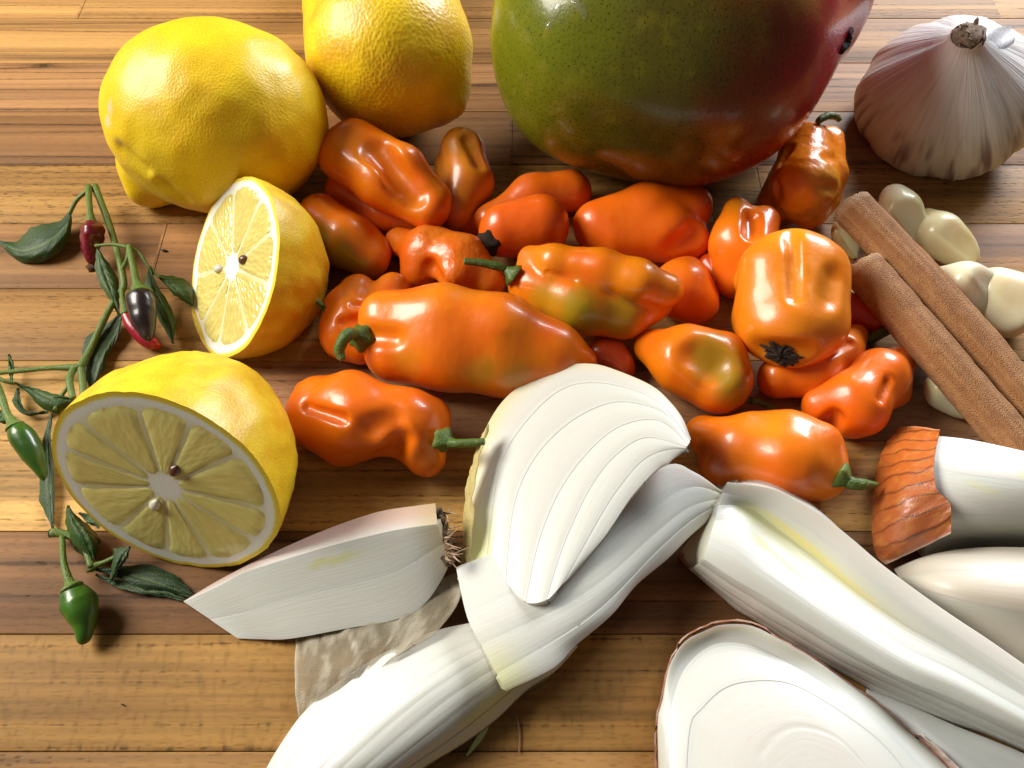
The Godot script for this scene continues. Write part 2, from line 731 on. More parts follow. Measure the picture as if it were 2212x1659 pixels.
func wood_row(y: int):
	var row := PackedByteArray()
	row.resize(TW * 3)
	var hgt := PackedByteArray()
	hgt.resize(TW)
	var z := (y + 0.5) / TH * STRIPS
	var s := int(z)
	var v := z - s
	var streak: PackedByteArray = wn.streak
	var broad: PackedByteArray = wn.broad
	var pore: PackedByteArray = wn.pore
	var fleck: PackedByteArray = wn.fleck
	var line: PackedByteArray = wn.line
	for p in planks:
		if p[0] != s:
			continue
		var x0 := clampi(int((p[1] + BX) / (2 * BX) * TW) - 3, 0, TW)
		var x1 := clampi(int((p[2] + BX) / (2 * BX) * TW) + 3, 0, TW)
		var tone: Color = p[3]
		var dark: float = p[4]
		var pores: float = p[5]
		var fl: float = p[6]
		var base := y * TW
		var shift: int = p[7]
		for x in range(x0, x1):
			var q := base + ((x + shift) % TW)
			var b := broad[q] / 255.0 - 0.5
			var k := 1.0 + 1.0 * b + 0.55 * (streak[q] / 255.0 - 0.5)
			# growth lines: thin dark bands where a slowly wandering field crosses a level
			var g := absf(fmod(line[q] / 255.0 * 3.2 + v * 1.25 + shift * 0.37, 1.0) - 0.5)
			var band := maxf(0.0, 1.0 - g * 10.0)
			var band2 := maxf(0.0, 1.0 - g * 34.0)
			k *= 1.0 - dark * (0.35 * band + 0.45 * band2)
			var po := pore[q] / 255.0
			var pit := clampf((po - 0.63) * 8.0, 0.0, 1.0) * pores * (0.55 + band)
			k *= 1.0 - 0.62 * minf(pit, 1.0)
			if fl > 0.0:
				var f := fleck[q] / 255.0
				k *= 1.0 - fl * clampf((f - 0.56) * 5.0, 0.0, 1.0) * (0.35 + 1.3 * band + 0.4 * maxf(0.0, b))
			var red := 1.0 + 0.12 * band - 0.2 * b
			row[x * 3] = clampi(int(pow(clampf(tone.r * k * (0.5 + 0.5 * red), 0, 1), 0.4545) * 255.0), 0, 255)
			row[x * 3 + 1] = clampi(int(pow(clampf(tone.g * k, 0, 1), 0.4545) * 255.0), 0, 255)
			row[x * 3 + 2] = clampi(int(pow(clampf(tone.b * k * (1.0 - 0.1 * band), 0, 1), 0.4545) * 255.0), 0, 255)
			hgt[x] = clampi(int(200.0 - 130.0 * minf(pit, 1.0) - 40.0 * band2 + 30.0 * (streak[q] / 255.0 - 0.5)), 0, 255)
	wood_rows[y] = [row, hgt]

func build_board():
	var tan_ := Color(0.3892, 0.2052, 0.0621)
	var brown := Color(0.2453, 0.117, 0.0394)
	var pink := Color(0.3046, 0.1528, 0.0568)
	var gold := Color(0.3638, 0.1921, 0.05)
	var pale := Color(0.5245, 0.3055, 0.0908)
	# strips from far to near; the joints are where boards meet end to end
	var lay := [
		[tan_, 0.5, 0.5, 0.0, [-0.05]], [pink, 0.6, 0.5, 0.0, [0.12]], [tan_, 0.6, 0.5, 0.0, [-0.183]], [tan_, 0.9, 0.4, 0.0, [0.05]],
		[pink, 1.0, 0.4, 0.0, [0.2]], [brown, 1.0, 0.5, 0.0, [0.0]], [gold, 0.6, 1.3, 0.0, [0.09]], [pink, 0.25, 0.5, 0.0, [-0.121]],
		[tan_, 0.3, 0.8, 0.0, [0.06]], [pale, 0.6, 0.8, 0.0, [-0.1095]], [pale, 0.5, 0.8, 0.0, [0.03]], [brown, 1.0, 0.7, 0.0, [0.16]],
		[gold, 0.4, 0.55, 0.4, [0.1]], [tan_, 0.5, 0.7, 0.0, [0.07]], [brown, 0.5, 0.8, 0.0, [0.0]],
	]
	# strip 0 starts at BZ0; the joints between strips fall where the view shows them
	var rng := RandomNumberGenerator.new()
	rng.seed = 11
	for s in lay.size():
		var ends: Array = [-BX] + lay[s][4] + [BX]
		for k in ends.size() - 1:
			var tone: Color = lay[s][0]
			if k == 1:
				tone = tone.lerp(brown, 0.5) if s % 2 else tone.lerp(tan_, 0.4)
			if s == 9 and k == 1:
				tone = Color(0.27, 0.14, 0.065)
			tone = tone * rng.randf_range(0.84, 1.14)
			planks.append([s, ends[k] + (0.0 if k == 0 else 0.00012), ends[k + 1] - (0.0 if k == ends.size() - 2 else 0.00012), tone, lay[s][1], lay[s][2], lay[s][3], rng.randi_range(0, TW - 1)])
	wn.streak = noise_bytes(21, 0.11, 40, TH, 4)
	wn.broad = noise_bytes(22, 0.028, 30, TH / 2, 3)
	wn.pore = noise_bytes(23, 0.42, 330, TH, 2)
	wn.fleck = noise_bytes(24, 0.3, 760, 220, 3)
	wn.line = noise_bytes(25, 0.02, 14, TH / 2, 3)
	wood_rows.resize(TH)
	for y in TH:
		wood_row(y)
	var col := PackedByteArray()
	var hg := PackedByteArray()
	for r in wood_rows:
		col.append_array(r[0])
		hg.append_array(r[1])
	wood_rows.clear()
	wn.clear()
	var ct := ImageTexture.create_from_image(Image.create_from_data(TW, TH, false, Image.FORMAT_RGB8, col))
	var ht := ImageTexture.create_from_image(Image.create_from_data(TW, TH, false, Image.FORMAT_L8, hg))
	var m := StandardMaterial3D.new()
	m.resource_name = "oiled_wood"
	m.albedo_texture = ct
	m.roughness = 0.5
	m.metallic_specular = 0.28
	m.heightmap_enabled = true
	m.heightmap_texture = ht
	m.heightmap_scale = 0.018
	var top := Node3D.new()
	top.name = "wooden_worktop"
	add_child(top)
	top.set_meta("kind", "structure")
	top.set_meta("label", "worktop glued up from long strips of brown and golden wood")
	var dark := mat("glue", 0.8)
	dark.vertex_color_use_as_albedo = false
	dark.albedo_color = Color(0.035, 0.017, 0.009).linear_to_srgb()
	var bed := BoxMesh.new()
	bed.size = Vector3(2 * BX, 0.03, STRIP * STRIPS)
	var bm := MeshInstance3D.new()
	bm.name = "core"
	bm.mesh = bed
	bm.material_override = dark
	bm.position = Vector3(0, -0.0157, BZ0 + STRIP * STRIPS * 0.5)
	top.add_child(bm, true)
	for p in planks:
		plank(top, p[1], p[2], BZ0 + p[0] * STRIP + 0.0001, BZ0 + (p[0] + 1) * STRIP - 0.0001, m)

func plank(top: Node3D, x0: float, x1: float, z0: float, z1: float, m: Material):      # a board with its long edges eased
	var c := 0.00025
	var V := PackedVector3Array()
	var N := PackedVector3Array()
	var U := PackedVector2Array()
	var I := PackedInt32Array()
	var ring := [[z0, -0.0006, Vector3(0, 0.2, -1)], [z0, -c, Vector3(0, 0.5, -0.8)], [z0 + c, 0.0, Vector3(0, 1, -0.1)], [z1 - c, 0.0, Vector3(0, 1, 0.1)], [z1, -c, Vector3(0, 0.5, 0.8)], [z1, -0.0006, Vector3(0, 0.2, 1)]]
	for r in ring:
		for x in [x0, x0 + c, x1 - c, x1]:
			var y: float = r[1] - (c if (x == x0 or x == x1) and r[1] > -c * 0.5 else 0.0)
			V.append(Vector3(x, y, r[0]))
			N.append((r[2] + Vector3(-0.3 if x == x0 else 0.3 if x == x1 else 0.0, 0, 0)).normalized())
			U.append(Vector2((x + BX) / (2 * BX), (r[0] - BZ0) / (STRIP * STRIPS)))
	for i in ring.size() - 1:
		for k in 3:
			var a := i * 4 + k
			I.append_array([a, a + 1, a + 4, a + 1, a + 5, a + 4])
	part(top, "plank", V, N, PackedColorArray(), U, I, m)

# ---------------------------------------------------------------- lemons
func lemon_paint(patches: Array, n: FastNoiseLite, base: Color, deep: Color) -> Callable:
	return func(p: Vector3, nn: Vector3) -> Color:
		var k := 0.5 + 0.5 * n.get_noise_3dv(p * 1000.0)
		var c := base.lerp(deep, soft(0.35, 0.8, k))
		for q in patches:
			var w: float = 1.0 - soft(q[1] * 0.45, q[1], p.distance_to(q[0]) * (1.0 + 0.35 * n.get_noise_3dv(p * 4000.0)))
			c = c.lerp(q[2], w * q[3])
		return c

func spots(b: Blob, list: Array) -> Array:            # [x, y, r px, colour, strength] -> [point, r m, colour, strength]
	var out := []
	for s in list:
		var h := hit(b, s[0], s[1])
		out.append([h, s[2] * per_px(h), s[3], s[4]])
	return out

func build_lemons():
	var yel := Color(0.86, 0.61, 0.008)
	var deep := Color(0.82, 0.53, 0.006)
	var green := Color(0.55, 0.46, 0.02)
	var n := simplex(31, 0.05, 3)
	var b := blob([[[393, 249, 5.3, 158], [418, 251, 2.2, 178], [443, 253, 0.5, 189], [468, 255, 0, 193], [493, 257, 0.5, 189], [518, 259, 2.2, 178], [543, 261, 5.3, 158]], [[400, 302, 0, 122], [342, 356, 0, 78], [321, 399, 0, 49]], [[275, 240, 22, 42], [250, 242, 26, 26]]], 4.0,
		[[262, 322, 312, 366, 10, 0.8, 4.0], [352, 400, 392, 428, 10, 0.8, 4.0]], 0.7, 0.055, 8)
	var t := thing("lemon", "whole yellow lemon with a tan stem scar and bulging tip, behind the upright half", "lemon", blob_base(b), "whole lemons")
	job(t, "peel", b, 1.15, M.lemon, lemon_paint(spots(b, [[236, 232, 20, Color(0.72, 0.56, 0.3), 0.9], [232, 262, 18, Color(0.75, 0.62, 0.38), 0.8], [258, 308, 14, Color(0.5, 0.4, 0.2), 0.6], [330, 400, 130, green, 0.4], [300, 300, 120, green, 0.25]]), n, yel, deep))
	var b2 := blob([[[815, -10, 0, 160], [842, 112, 0, 180]], [[940, 195, 10, 70], [972, 222, 16, 34]], [[790, -110, 4, 110], [770, -180, 10, 50]]], 6.0, [], 0.5, 0.05, 9)
	var t2 := thing("lemon", "whole lemon with coarse pored peel leaning beside the mango, cut by the top edge", "lemon", blob_base(b2), "whole lemons")
	job(t2, "peel", b2, 1.15, M.coarse_lemon, lemon_paint(spots(b2, [[975, 225, 60, Color(0.6, 0.4, 0.02), 0.6]]), n, yel, Color(0.72, 0.42, 0.012)))
	half_lemon("lemon half standing on its rim with a bright juicy cut face, beside the whole lemon", Vector2(503, 577), 197.0, 0.47, Vector2(-0.975, -0.2), 0.92, 30.0, M.pulp, Color(0.82, 0.66, 0.2), M.smooth_lemon, 9, 5, [[0.0, 0.29, 1.75], [0.2, 0.25, 5.12]], 0.86)
	half_lemon("lemon half with a dull olive cut face turned to the front, left of the onions", Vector2(358, 1050), 256.0, 0.6, Vector2(-0.53, 0.85), 1.0, 40.0, M.dull_pulp, Color(0.84, 0.71, 0.24), M.smooth_lemon, 11, 6, [[0.0, 0.28, 1.63], [0.1, 0.26, 4.77]], 1.0)

# a cut lemon: centre and half length of the face in view pixels, how much it is foreshortened, which way it is turned
func half_lemon(label: String, c: Vector2, r_px: float, ratio: float, dir: Vector2, squash: float, back_mm: float, pm: Material, juice: Color, peel: Material, count: int, sid: int, pips: Array, lift: float):
	var toward := -ray(c.x, c.y)
	var rx := Vector3.RIGHT - toward * toward.x
	rx = rx.normalized()
	var ry := toward.cross(rx).normalized()
	if ry.y < 0.0:
		ry = -ry
	var d := dir.normalized()
	var nrm := (toward * ratio + (rx * d.x - ry * d.y) * sqrt(1.0 - ratio * ratio)).normalized()
	var o := at(c.x, c.y, 25.0)
	for i in 5:
		var rr := r_px * per_px(o)
		o = at(c.x, c.y, rr * sqrt(1.0 - nrm.y * nrm.y) * lift * 1000.0 + 0.5)
	var R := r_px * per_px(o)
	var ux := (rx * -d.y - ry * d.x).normalized()          # along the long side of the face as seen
	ux = (ux - nrm * ux.dot(nrm)).normalized()
	var uy := nrm.cross(ux).normalized()
	var t := thing("lemon_half", label, "lemon", o - Vector3(0, o.y, 0), "cut lemon halves")
	var n := simplex(40 + sid, 0.9, 3)
	var edge := func(a: float) -> float:
		return R * (1.0 + 0.02 * n.get_noise_2d(cos(a) * 2.0, sin(a) * 2.0) + 0.006 * n.get_noise_2d(cos(a) * 30.0, sin(a) * 30.0)) * lerpf(1.0, squash, sin(a) * sin(a))
	var put := func(a: float, r: float, h: float) -> Vector3:
		return o + ux * cos(a) * r + uy * sin(a) * r + nrm * h
	# peel: from the rim back to the tip
	var V := PackedVector3Array()
	var C := PackedColorArray()
	var U := PackedVector2Array()
	var I := PackedInt32Array()
	var na := 120
	var nb := 30
	var nz := simplex(50 + sid, 0.06, 3)
	for i in nb + 1:
		var f := float(i) / nb
		var g := f * PI * 0.5
		for k in na:
			var a := TAU * k / na
			var rad := cos(g) if f < 0.999 else 0.0
			rad = pow(rad, 0.9)
			var back := sin(g) + 0.18 * pow(f, 8.0)
			var p: Vector3 = put.call(a, edge.call(a) * rad, -back * back_mm * 0.001)
			p += (p - o).normalized() * 0.0012 * nz.get_noise_3dv(p * 1000.0) * soft(0.0, 0.2, f)
			p.y = maxf(p.y, 0.0003)
			V.append(p)
			U.append(Vector2(float(k) / na, f))
			var q := 0.5 + 0.5 * nz.get_noise_3dv(p * 2500.0)
			var col := Color(0.84, 0.6, 0.025).lerp(Color(0.78, 0.47, 0.015), soft(0.3, 0.8, q + f * 0.2))
			col = col.lerp(Color(0.16, 0.09, 0.02), soft(0.76, 0.86, nz.get_noise_3dv(p * 9000.0) * 0.5 + 0.5) * soft(0.25, 0.5, f) * 0.8)
			C.append(col)
	for i in nb:
		for k in na:
			var a := i * na + k
			var b := i * na + (k + 1) % na
			I.append_array([a, b, a + na, b, b + na, a + na])
	part(t, "peel", V, PackedVector3Array(), C, U, I, peel)
	# rim, pith and the walls between the segments: one disc, slightly hollow, closed behind by the peel
	V = PackedVector3Array()
	C = PackedColorArray()
	I = PackedInt32Array()
	U = PackedVector2Array()
	var N := PackedVector3Array()
	var rings := [[1.0, 0.0, Color(0.82, 0.58, 0.03)], [0.966, 0.2, Color(0.84, 0.62, 0.05)], [0.952, 0.25, Color(0.85, 0.78, 0.42)], [0.938, 0.22, Color(0.9, 0.87, 0.74)], [0.9, 0.1, Color(0.9, 0.88, 0.78)], [0.86, 0.1, Color(0.84, 0.8, 0.6)], [0.72, 0.2, Color(0.74, 0.66, 0.34)], [0.45, 0.2, Color(0.72, 0.63, 0.3)], [0.2, 0.22, Color(0.82, 0.76, 0.5)], [0.11, 0.32, Color(0.9, 0.88, 0.8)], [0.0, 0.35, Color(0.9, 0.88, 0.8)]]
	for r in rings:
		for k in na:
			var a := TAU * k / na
			V.append(put.call(a, edge.call(a) * (r[0] + (0.008 * n.get_noise_2d(k * 0.9, r[0] * 50.0) if r[0] < 0.99 and r[0] > 0.9 else 0.0)), r[1] * 0.001))
			N.append(nrm)
			C.append(r[2])
			U.append(Vector2(float(k) / na, r[0]))
	for i in rings.size() - 1:
		for k in na:
			var a := i * na + k
			var b := i * na + (k + 1) % na
			I.append_array([a, b, a + na, b, b + na, a + na])
	part(t, "pith", V, N, C, U, I, M.pith)
	# segments
	var rng := RandomNumberGenerator.new()
	rng.seed = sid * 7
	var cuts := []
	var total := 0.0
	for i in count:
		cuts.append(total)
		total += rng.randf_range(0.8, 1.25)
	cuts.append(total)
	var ou := 0.9
	for s in count:
		var a0: float = cuts[s] / total * TAU + 0.3
		var a1: float = cuts[s + 1] / total * TAU + 0.3
		var gap := 0.0085
		V = PackedVector3Array()
		C = PackedColorArray()
		U = PackedVector2Array()
		I = PackedInt32Array()
		var nr := 16
		var ns := 12
		var tint := rng.randf_range(0.88, 1.08)
		var r_in := rng.randf_range(0.085, 0.12)
		var r_out := ou * rng.randf_range(0.97, 1.0)
		for i in nr + 1:
			var f := clampf((i - 1.0) / (nr - 2.0), 0.0, 1.0)          # the outermost rows are the walls, straight down
			for k in ns + 1:
				var w := clampf((k - 1.0) / (ns - 2.0), 0.0, 1.0)
				var e := absf(2.0 * w - 1.0)
				var top := r_out * (1.0 - 0.06 * pow(e, 4.0))
				var low := r_in + 0.05 * pow(e, 2.0)
				var r := lerpf(low, top, f)
				var g := gap / maxf(r, 0.06) * (0.55 + 0.3 * (1.0 - f))
				var a := lerpf(a0 + g, a1 - g, w) if a1 - a0 > 2.0 * g else (a0 + a1) * 0.5
				a += 0.012 * n.get_noise_2d(s * 9.0 + w * 3.0, f * 6.0)
				var rimmed := minf(minf(w, 1.0 - w) * 6.0, minf(f, 1.0 - f) * 9.0)
				var h := 0.08 + 0.34 * (1.0 - pow(1.0 - clampf(rimmed, 0.0, 1.0), 2.0)) - 0.12 * absf(n.get_noise_2d(w * 7.0 + s * 5.0, f * 2.0))
				if i == 0 or i == nr or k == 0 or k == ns:
					h = -0.35
				V.append(put.call(a, edge.call(a) * r, h * 0.001))
				U.append(Vector2(w * 0.55 * (0.25 + 0.75 * r) + s * 0.31, f * 0.35 + s * 0.17))
				var m := 0.5 + 0.5 * n.get_noise_2d(w * 14.0 * r + s * 11.0, f * 2.0 + s)
				var cc := juice * tint * (0.86 + 0.28 * m)
				cc = cc.lerp(Color(0.78, 0.7, 0.36), 0.35 * soft(0.62, 0.85, m) * (1.0 - f * 0.5))
				C.append(cc)
		for i in nr:
			for k in ns:
				var a := i * (ns + 1) + k
				I.append_array([a, a + 1, a + ns + 1, a + 1, a + ns + 2, a + ns + 1])
		var hint := []
		for q in V.size():
			hint.append(nrm)
		part(t, "segment", V, face_normals(V, I, hint), C, U, I, pm)
	# pips, one whole and pale, one hollow and brown
	for i in pips.size():
		var p: Array = pips[i]
		var q: Vector3 = put.call(p[2], R * p[1], 0.0004)
		var along := (q - o).normalized()
		var side := nrm.cross(along)
		var brown := i == 1
		tube_world(t, "pip", [Vector4(q.x, q.y, q.z, 0.0002) - v4(along * 0.0024), v4(q - along * 0.0014, 0.0011), v4(q, 0.0015), v4(q + along * 0.0012, 0.0011), v4(q + along * 0.0021, 0.0002)], M.seed, Color(0.1, 0.045, 0.02) if brown else Color(0.72, 0.66, 0.52), 12, 16)

func v4(p: Vector3, w := 0.0) -> Vector4:
	return Vector4(p.x, p.y, p.z, w)

# ---------------------------------------------------------------- mango
func build_mango():
	var b := blob([[[1345, 85, 0, 288], [1480, 88, 0, 300], [1585, -40, 0, 290]]], 8.0, [], 0.9, 0.02, 12)
	var base := blob_base(b)
	var t := thing("mango", "large glossy green and red mango behind the orange peppers", "mango", base)
	var n := simplex(61, 0.035, 4)
	var dots := cells(62, 0.3)
	var left := at(1080, 60, 45)
	var right := at(1860, 140, 45)
	var axis := (right - left)
	var job_paint := func(p: Vector3, nn: Vector3) -> Color:
		var u := (p - left).dot(axis) / axis.length_squared()
		var w := u + 0.11 * n.get_noise_3dv(p * 1000.0) - 0.8 * (p.y - 0.05)
		var c := Color(0.135, 0.155, 0.01).lerp(Color(0.075, 0.062, 0.008), soft(0.15, 0.5, w))
		c = c.lerp(Color(0.2, 0.035, 0.012), soft(0.5, 0.74, w))
		c = c.lerp(Color(0.42, 0.008, 0.02), soft(0.7, 0.9, w))
		var y := n.get_noise_3dv(p * 3000.0)
		c = c.lerp(Color(0.3, 0.26, 0.03), 0.25 * soft(0.1, 0.6, y) * (1.0 - soft(0.3, 0.7, w)))
		c = c.lerp(Color(0.42, 0.3, 0.05), 0.4 * soft(-0.1, 0.5, n.get_noise_3dv(p * 700.0 + Vector3(50, 0, 0))) * soft(0.02, 0.03, p.y - 0.045) * soft(0.5, 0.75, u))
		var s := dots.get_noise_3dv(p * 1000.0)
		if s < -0.97:
			c = c.lerp(Color(0.03, 0.018, 0.008), 0.75)
		return c
	job(t, "skin", b, 1.2, M.mango, job_paint)
	# dried stalk end with a dark torn rim at the right
	var q := []
	for p in [[1846, 62], [1838, 78], [1836, 92], [1826, 104], [1822, 116]]:
		var h := hit(b, p[0] - 7, p[1])
		q.append(v4(h, (5.0 if p[1] in [62, 116] else 9.0) * per_px(h)))
	tube_world(t, "stalk_scar", q, M.dry, Color(0.02, 0.012, 0.01), 8, 24, 0.5, simplex(63, 0.6))
	for run in [[[1208, 4, 10], [1203, 20, 14], [1194, 40, 11], [1184, 58, 15], [1181, 70, 9]], [[1230, 2, 10], [1250, 12, 14], [1264, 30, 11], [1262, 44, 7]]]:
		q = []
		for p in run:
			var h := hit(b, p[0], p[1])
			q.append(v4(h - b.grad(h) * p[2] * 0.72 * per_px(h), p[2] * per_px(h)))
		tube_world(t, "water_drip", q, M.water, null, 14, 24)

# ---------------------------------------------------------------- habanero peppers
const OR := Color(0.83, 0.2, 0.005)
const RD := Color(0.8, 0.125, 0.004)
const YO := Color(0.8, 0.3, 0.012)
const DK := Color(0.6, 0.1, 0.006)
const GR := Color(0.26, 0.19, 0.012)
const BR := Color(0.64, 0.2, 0.01)

func pepper(label: String, limbs: Array, o := {}) -> Array:
	var sid: int = 100 + jobs.size()
	var b := blob(limbs, o.get("k", 3.8), o.get("dents", []), o.get("amp", 0.55) * 0.7, o.get("freq", 0.06), sid)
	var t := thing("habanero_pepper", label, "pepper", blob_base(b), "loose orange habanero peppers")
	var n := simplex(sid, 0.05, 3)
	var base: Color = o.get("col", OR)
	var red: Color = o.get("red", RD)
	var sp := spots(b, o.get("spots", []))
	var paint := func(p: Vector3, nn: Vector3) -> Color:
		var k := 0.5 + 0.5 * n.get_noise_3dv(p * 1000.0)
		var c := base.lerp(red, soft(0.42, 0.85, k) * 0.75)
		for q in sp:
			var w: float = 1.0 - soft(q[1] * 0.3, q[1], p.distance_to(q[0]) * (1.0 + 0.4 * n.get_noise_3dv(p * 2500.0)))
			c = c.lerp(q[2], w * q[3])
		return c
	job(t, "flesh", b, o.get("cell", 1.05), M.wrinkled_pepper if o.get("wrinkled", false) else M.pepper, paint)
	return [t, b]

func hook(t: Node3D, list: Array, dry := false):        # a green or dried stalk with its cap: [x, y, mm, r px]
	var g := Color(0.06, 0.13, 0.012)
	var pale := Color(0.16, 0.22, 0.03)
	var n := simplex(71, 0.5)
	var w0 := at(list[0][0], list[0][1], list[0][2])
	var w1 := at(list[1][0], list[1][1], list[1][2])
	var dir := (w1 - w0).normalized()
	var r: float = list[0][3] * per_px(w0)
	# cap: a shallow lobed cup
	var V := PackedVector3Array()
	var C := PackedColorArray()
	var U := PackedVector2Array()
	var I := PackedInt32Array()
	var sx := dir.cross(Vector3.UP if absf(dir.y) < 0.9 else Vector3.RIGHT).normalized()
	var sy := dir.cross(sx)
	var prof := [[0.0, -0.5], [0.9, -0.55], [1.05, -0.35], [0.85, 0.0], [0.5, 0.3], [0.3, 0.75], [0.0, 0.9]]
	for i in prof.size():
		for k in 20:
			var a := TAU * k / 20
			var lobe: float = 1.0 + 0.14 * cos(5.0 * a + 1.0) * prof[i][0] + 0.1 * n.get_noise_2d(k * 3.0, i)
			V.append(w0 + dir * prof[i][1] * r + (sx * cos(a) + sy * sin(a)) * prof[i][0] * r * lobe)
			U.append(Vector2(k / 20.0, i * 0.2))
			var c := pale.lerp(g, clampf(i / 4.0, 0, 1))
			C.append(Color(0.03, 0.018, 0.008) if dry else c)
	for i in prof.size() - 1:
		for k in 20:
			var a := i * 20 + k
			var b := i * 20 + (k + 1) % 20
			I.append_array([a, b, a + 20, b, b + 20, a + 20])
	var cup := part(t, "cap", V, PackedVector3Array(), C, U, I, M.dry if dry else M.stalk)
	if list.size() < 3:
		return
	var q := list.slice(1)
	q[0] = q[0].duplicate()
	tube(cup, "stalk", q, M.stalk, func(u, v, p): return Color(0.055, 0.12, 0.012).lerp(Color(0.09, 0.16, 0.02), 0.5 + 0.5 * n.get_noise_3dv(p * 500.0)), 12, 30, 0.12, n)

func build_peppers():
	var p: Array
	# far row
	pepper("smooth orange habanero with a long deep groove, lying against both whole lemons", [[[745, 335, 10, 60], [830, 390, 10, 58], [925, 452, 7, 46]], [[768, 302, 14, 46], [872, 362, 14, 44], [940, 425, 10, 34]]],
		{"dents": [[812, 320, 895, 420, 26, 4.0, 4.0], [808, 318, 842, 405, 4, 0.7, 1.0], [842, 405, 880, 432, 4, 0.5, 1.0]], "amp": 0.5, "spots": [[760, 320, 70, YO, 0.3]]})
	pepper("red orange habanero mostly hidden below the grooved one, in front of the lemon", [[[745, 415, 0, 44], [835, 462, 0, 38], [905, 480, 0, 34]]], {"col": RD, "red": DK})
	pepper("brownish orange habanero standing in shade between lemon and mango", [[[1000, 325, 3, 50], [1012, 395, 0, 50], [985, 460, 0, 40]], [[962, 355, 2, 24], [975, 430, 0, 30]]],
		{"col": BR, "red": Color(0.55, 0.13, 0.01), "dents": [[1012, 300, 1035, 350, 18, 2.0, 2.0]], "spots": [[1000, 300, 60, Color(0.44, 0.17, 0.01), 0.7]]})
	pepper("habanero with an olive green flank, tucked against the upright lemon half", [[[692, 468, 2, 50], [748, 520, 0, 56], [800, 562, 0, 40]], [[752, 462, 0, 28], [812, 540, 0, 34]]],
		{"spots": [[735, 560, 75, GR, 0.95], [690, 510, 55, GR, 0.8], [790, 590, 50, GR, 0.7]], "amp": 0.4})
	pepper("long dark orange habanero nearest the mango, behind the stemless one", [[[1232, 412, 0, 46], [1150, 425, 0, 46], [1060, 478, 0, 32], [1008, 492, 0, 16]]], {"col": Color(0.66, 0.13, 0.008), "red": DK, "amp": 0.35})
	p = pepper("short blunt red habanero with a black withered stem end facing left", [[[1092, 492, 5, 54], [1168, 480, 5, 60]], [[1085, 510, 4, 44], [1170, 505, 3, 50]]], {"col": RD, "red": Color(0.52, 0.06, 0.006), "amp": 0.35})
	hook(p[0], [[1050, 528, 14, 27], [1040, 534, 15, 8]], true)
	pepper("broad smooth red orange habanero in front of the middle of the mango", [[[1292, 488, 0, 56], [1400, 462, 0, 64], [1478, 462, 0, 54]], [[1330, 512, 0, 52], [1440, 505, 0, 56], [1490, 520, 0, 44]], [[1420, 425, 8, 32], [1500, 440, 4, 38]]],
		{"col": RD.lerp(OR, 0.3), "dents": [[1455, 535, 1500, 500, 14, 1.2, 5.0]], "amp": 0.45})
	p = pepper("knobbly red orange habanero with two horn lobes, left of the big upright one", [[[1598, 545, 2, 62], [1588, 600, 0, 46]], [[1592, 455, 12, 30], [1592, 520, 6, 54]], [[1652, 478, 10, 32], [1625, 540, 6, 48]]],
		{"k": 5.0, "dents": [[1625, 462, 1628, 500, 16, 3.5, 3.0]], "amp": 0.8, "spots": [[1590, 440, 30, YO, 0.5]]})
	p = pepper("upright amber habanero with a lumpy right side, between mango and garlic", [[[1742, 322, 8, 58], [1738, 400, 6, 68], [1748, 448, 2, 46]], [[1702, 390, 0, 44], [1676, 440, 0, 40]], [[1790, 305, 10, 32], [1792, 372, 8, 34], [1778, 432, 2, 34]]],
		{"col": Color(0.84, 0.23, 0.008), "red": OR, "wrinkled": true, "amp": 0.7, "freq": 0.09, "dents": [[1785, 338, 1805, 342, 9, 1.1, 2.5], [1775, 402, 1800, 408, 9, 1.1, 2.5], [1705, 320, 1680, 420, 6, 0.8, 2.5]], "spots": [[1795, 390, 60, Color(0.6, 0.27, 0.015), 0.7], [1760, 460, 40, Color(0.56, 0.26, 0.015), 0.6], [1690, 380, 60, RD, 0.3]]})
	hook(p[0], [[1768, 276, 24, 13], [1766, 266, 26, 6], [1772, 258, 27, 8], [1790, 250, 27, 8.5], [1806, 252, 26, 8], [1815, 261, 25, 5]])
	# middle
	pepper("lumpy shiny habanero with a pointed left tip, behind the longest pepper", [[[862, 522, 1, 30], [925, 545, 2, 46], [1000, 560, 4, 50], [1050, 610, 2, 42]], [[925, 545, 2, 50], [905, 590, 0, 40]], [[960, 530, 8, 26], [985, 590, 6, 44]]],
		{"wrinkled": true, "col": Color(0.68, 0.16, 0.01), "amp": 0.6, "freq": 0.09, "dents": [[930, 575, 945, 600, 14, 2.2, 3.0]]})
	pepper("small orange habanero whose rounded end shows behind the olive streaked one", [[[1470, 625, 0, 66], [1505, 655, 0, 48]], [[1490, 590, 4, 36], [1530, 640, 0, 26]]], {"col": OR.lerp(RD, 0.4), "amp": 0.9})
	p = pepper("crooked habanero with an olive yellow belly and long green stem pointing left", [[[1152, 618, 8, 56], [1250, 655, 6, 70], [1345, 672, 5, 58], [1410, 652, 8, 44]], [[1148, 560, 16, 29], [1200, 566, 19, 38], [1300, 582, 20, 42], [1380, 604, 20, 43], [1438, 626, 17, 38]]],
		{"k": 2.4, "dents": [[1182, 588, 1240, 606, 4, 0.5, 1.0]], "amp": 0.6,
		"col": OR.lerp(YO, 0.3), "spots": [[1250, 690, 90, Color(0.36, 0.26, 0.012), 0.95], [1180, 650, 60, Color(0.5, 0.28, 0.012), 0.8], [1340, 690, 70, Color(0.42, 0.26, 0.012), 0.8]]})
	hook(p[0], [[1104, 590, 22, 24], [1090, 580, 23, 9], [1072, 574, 24, 10], [1040, 568, 25, 9], [1002, 564, 26, 7]])
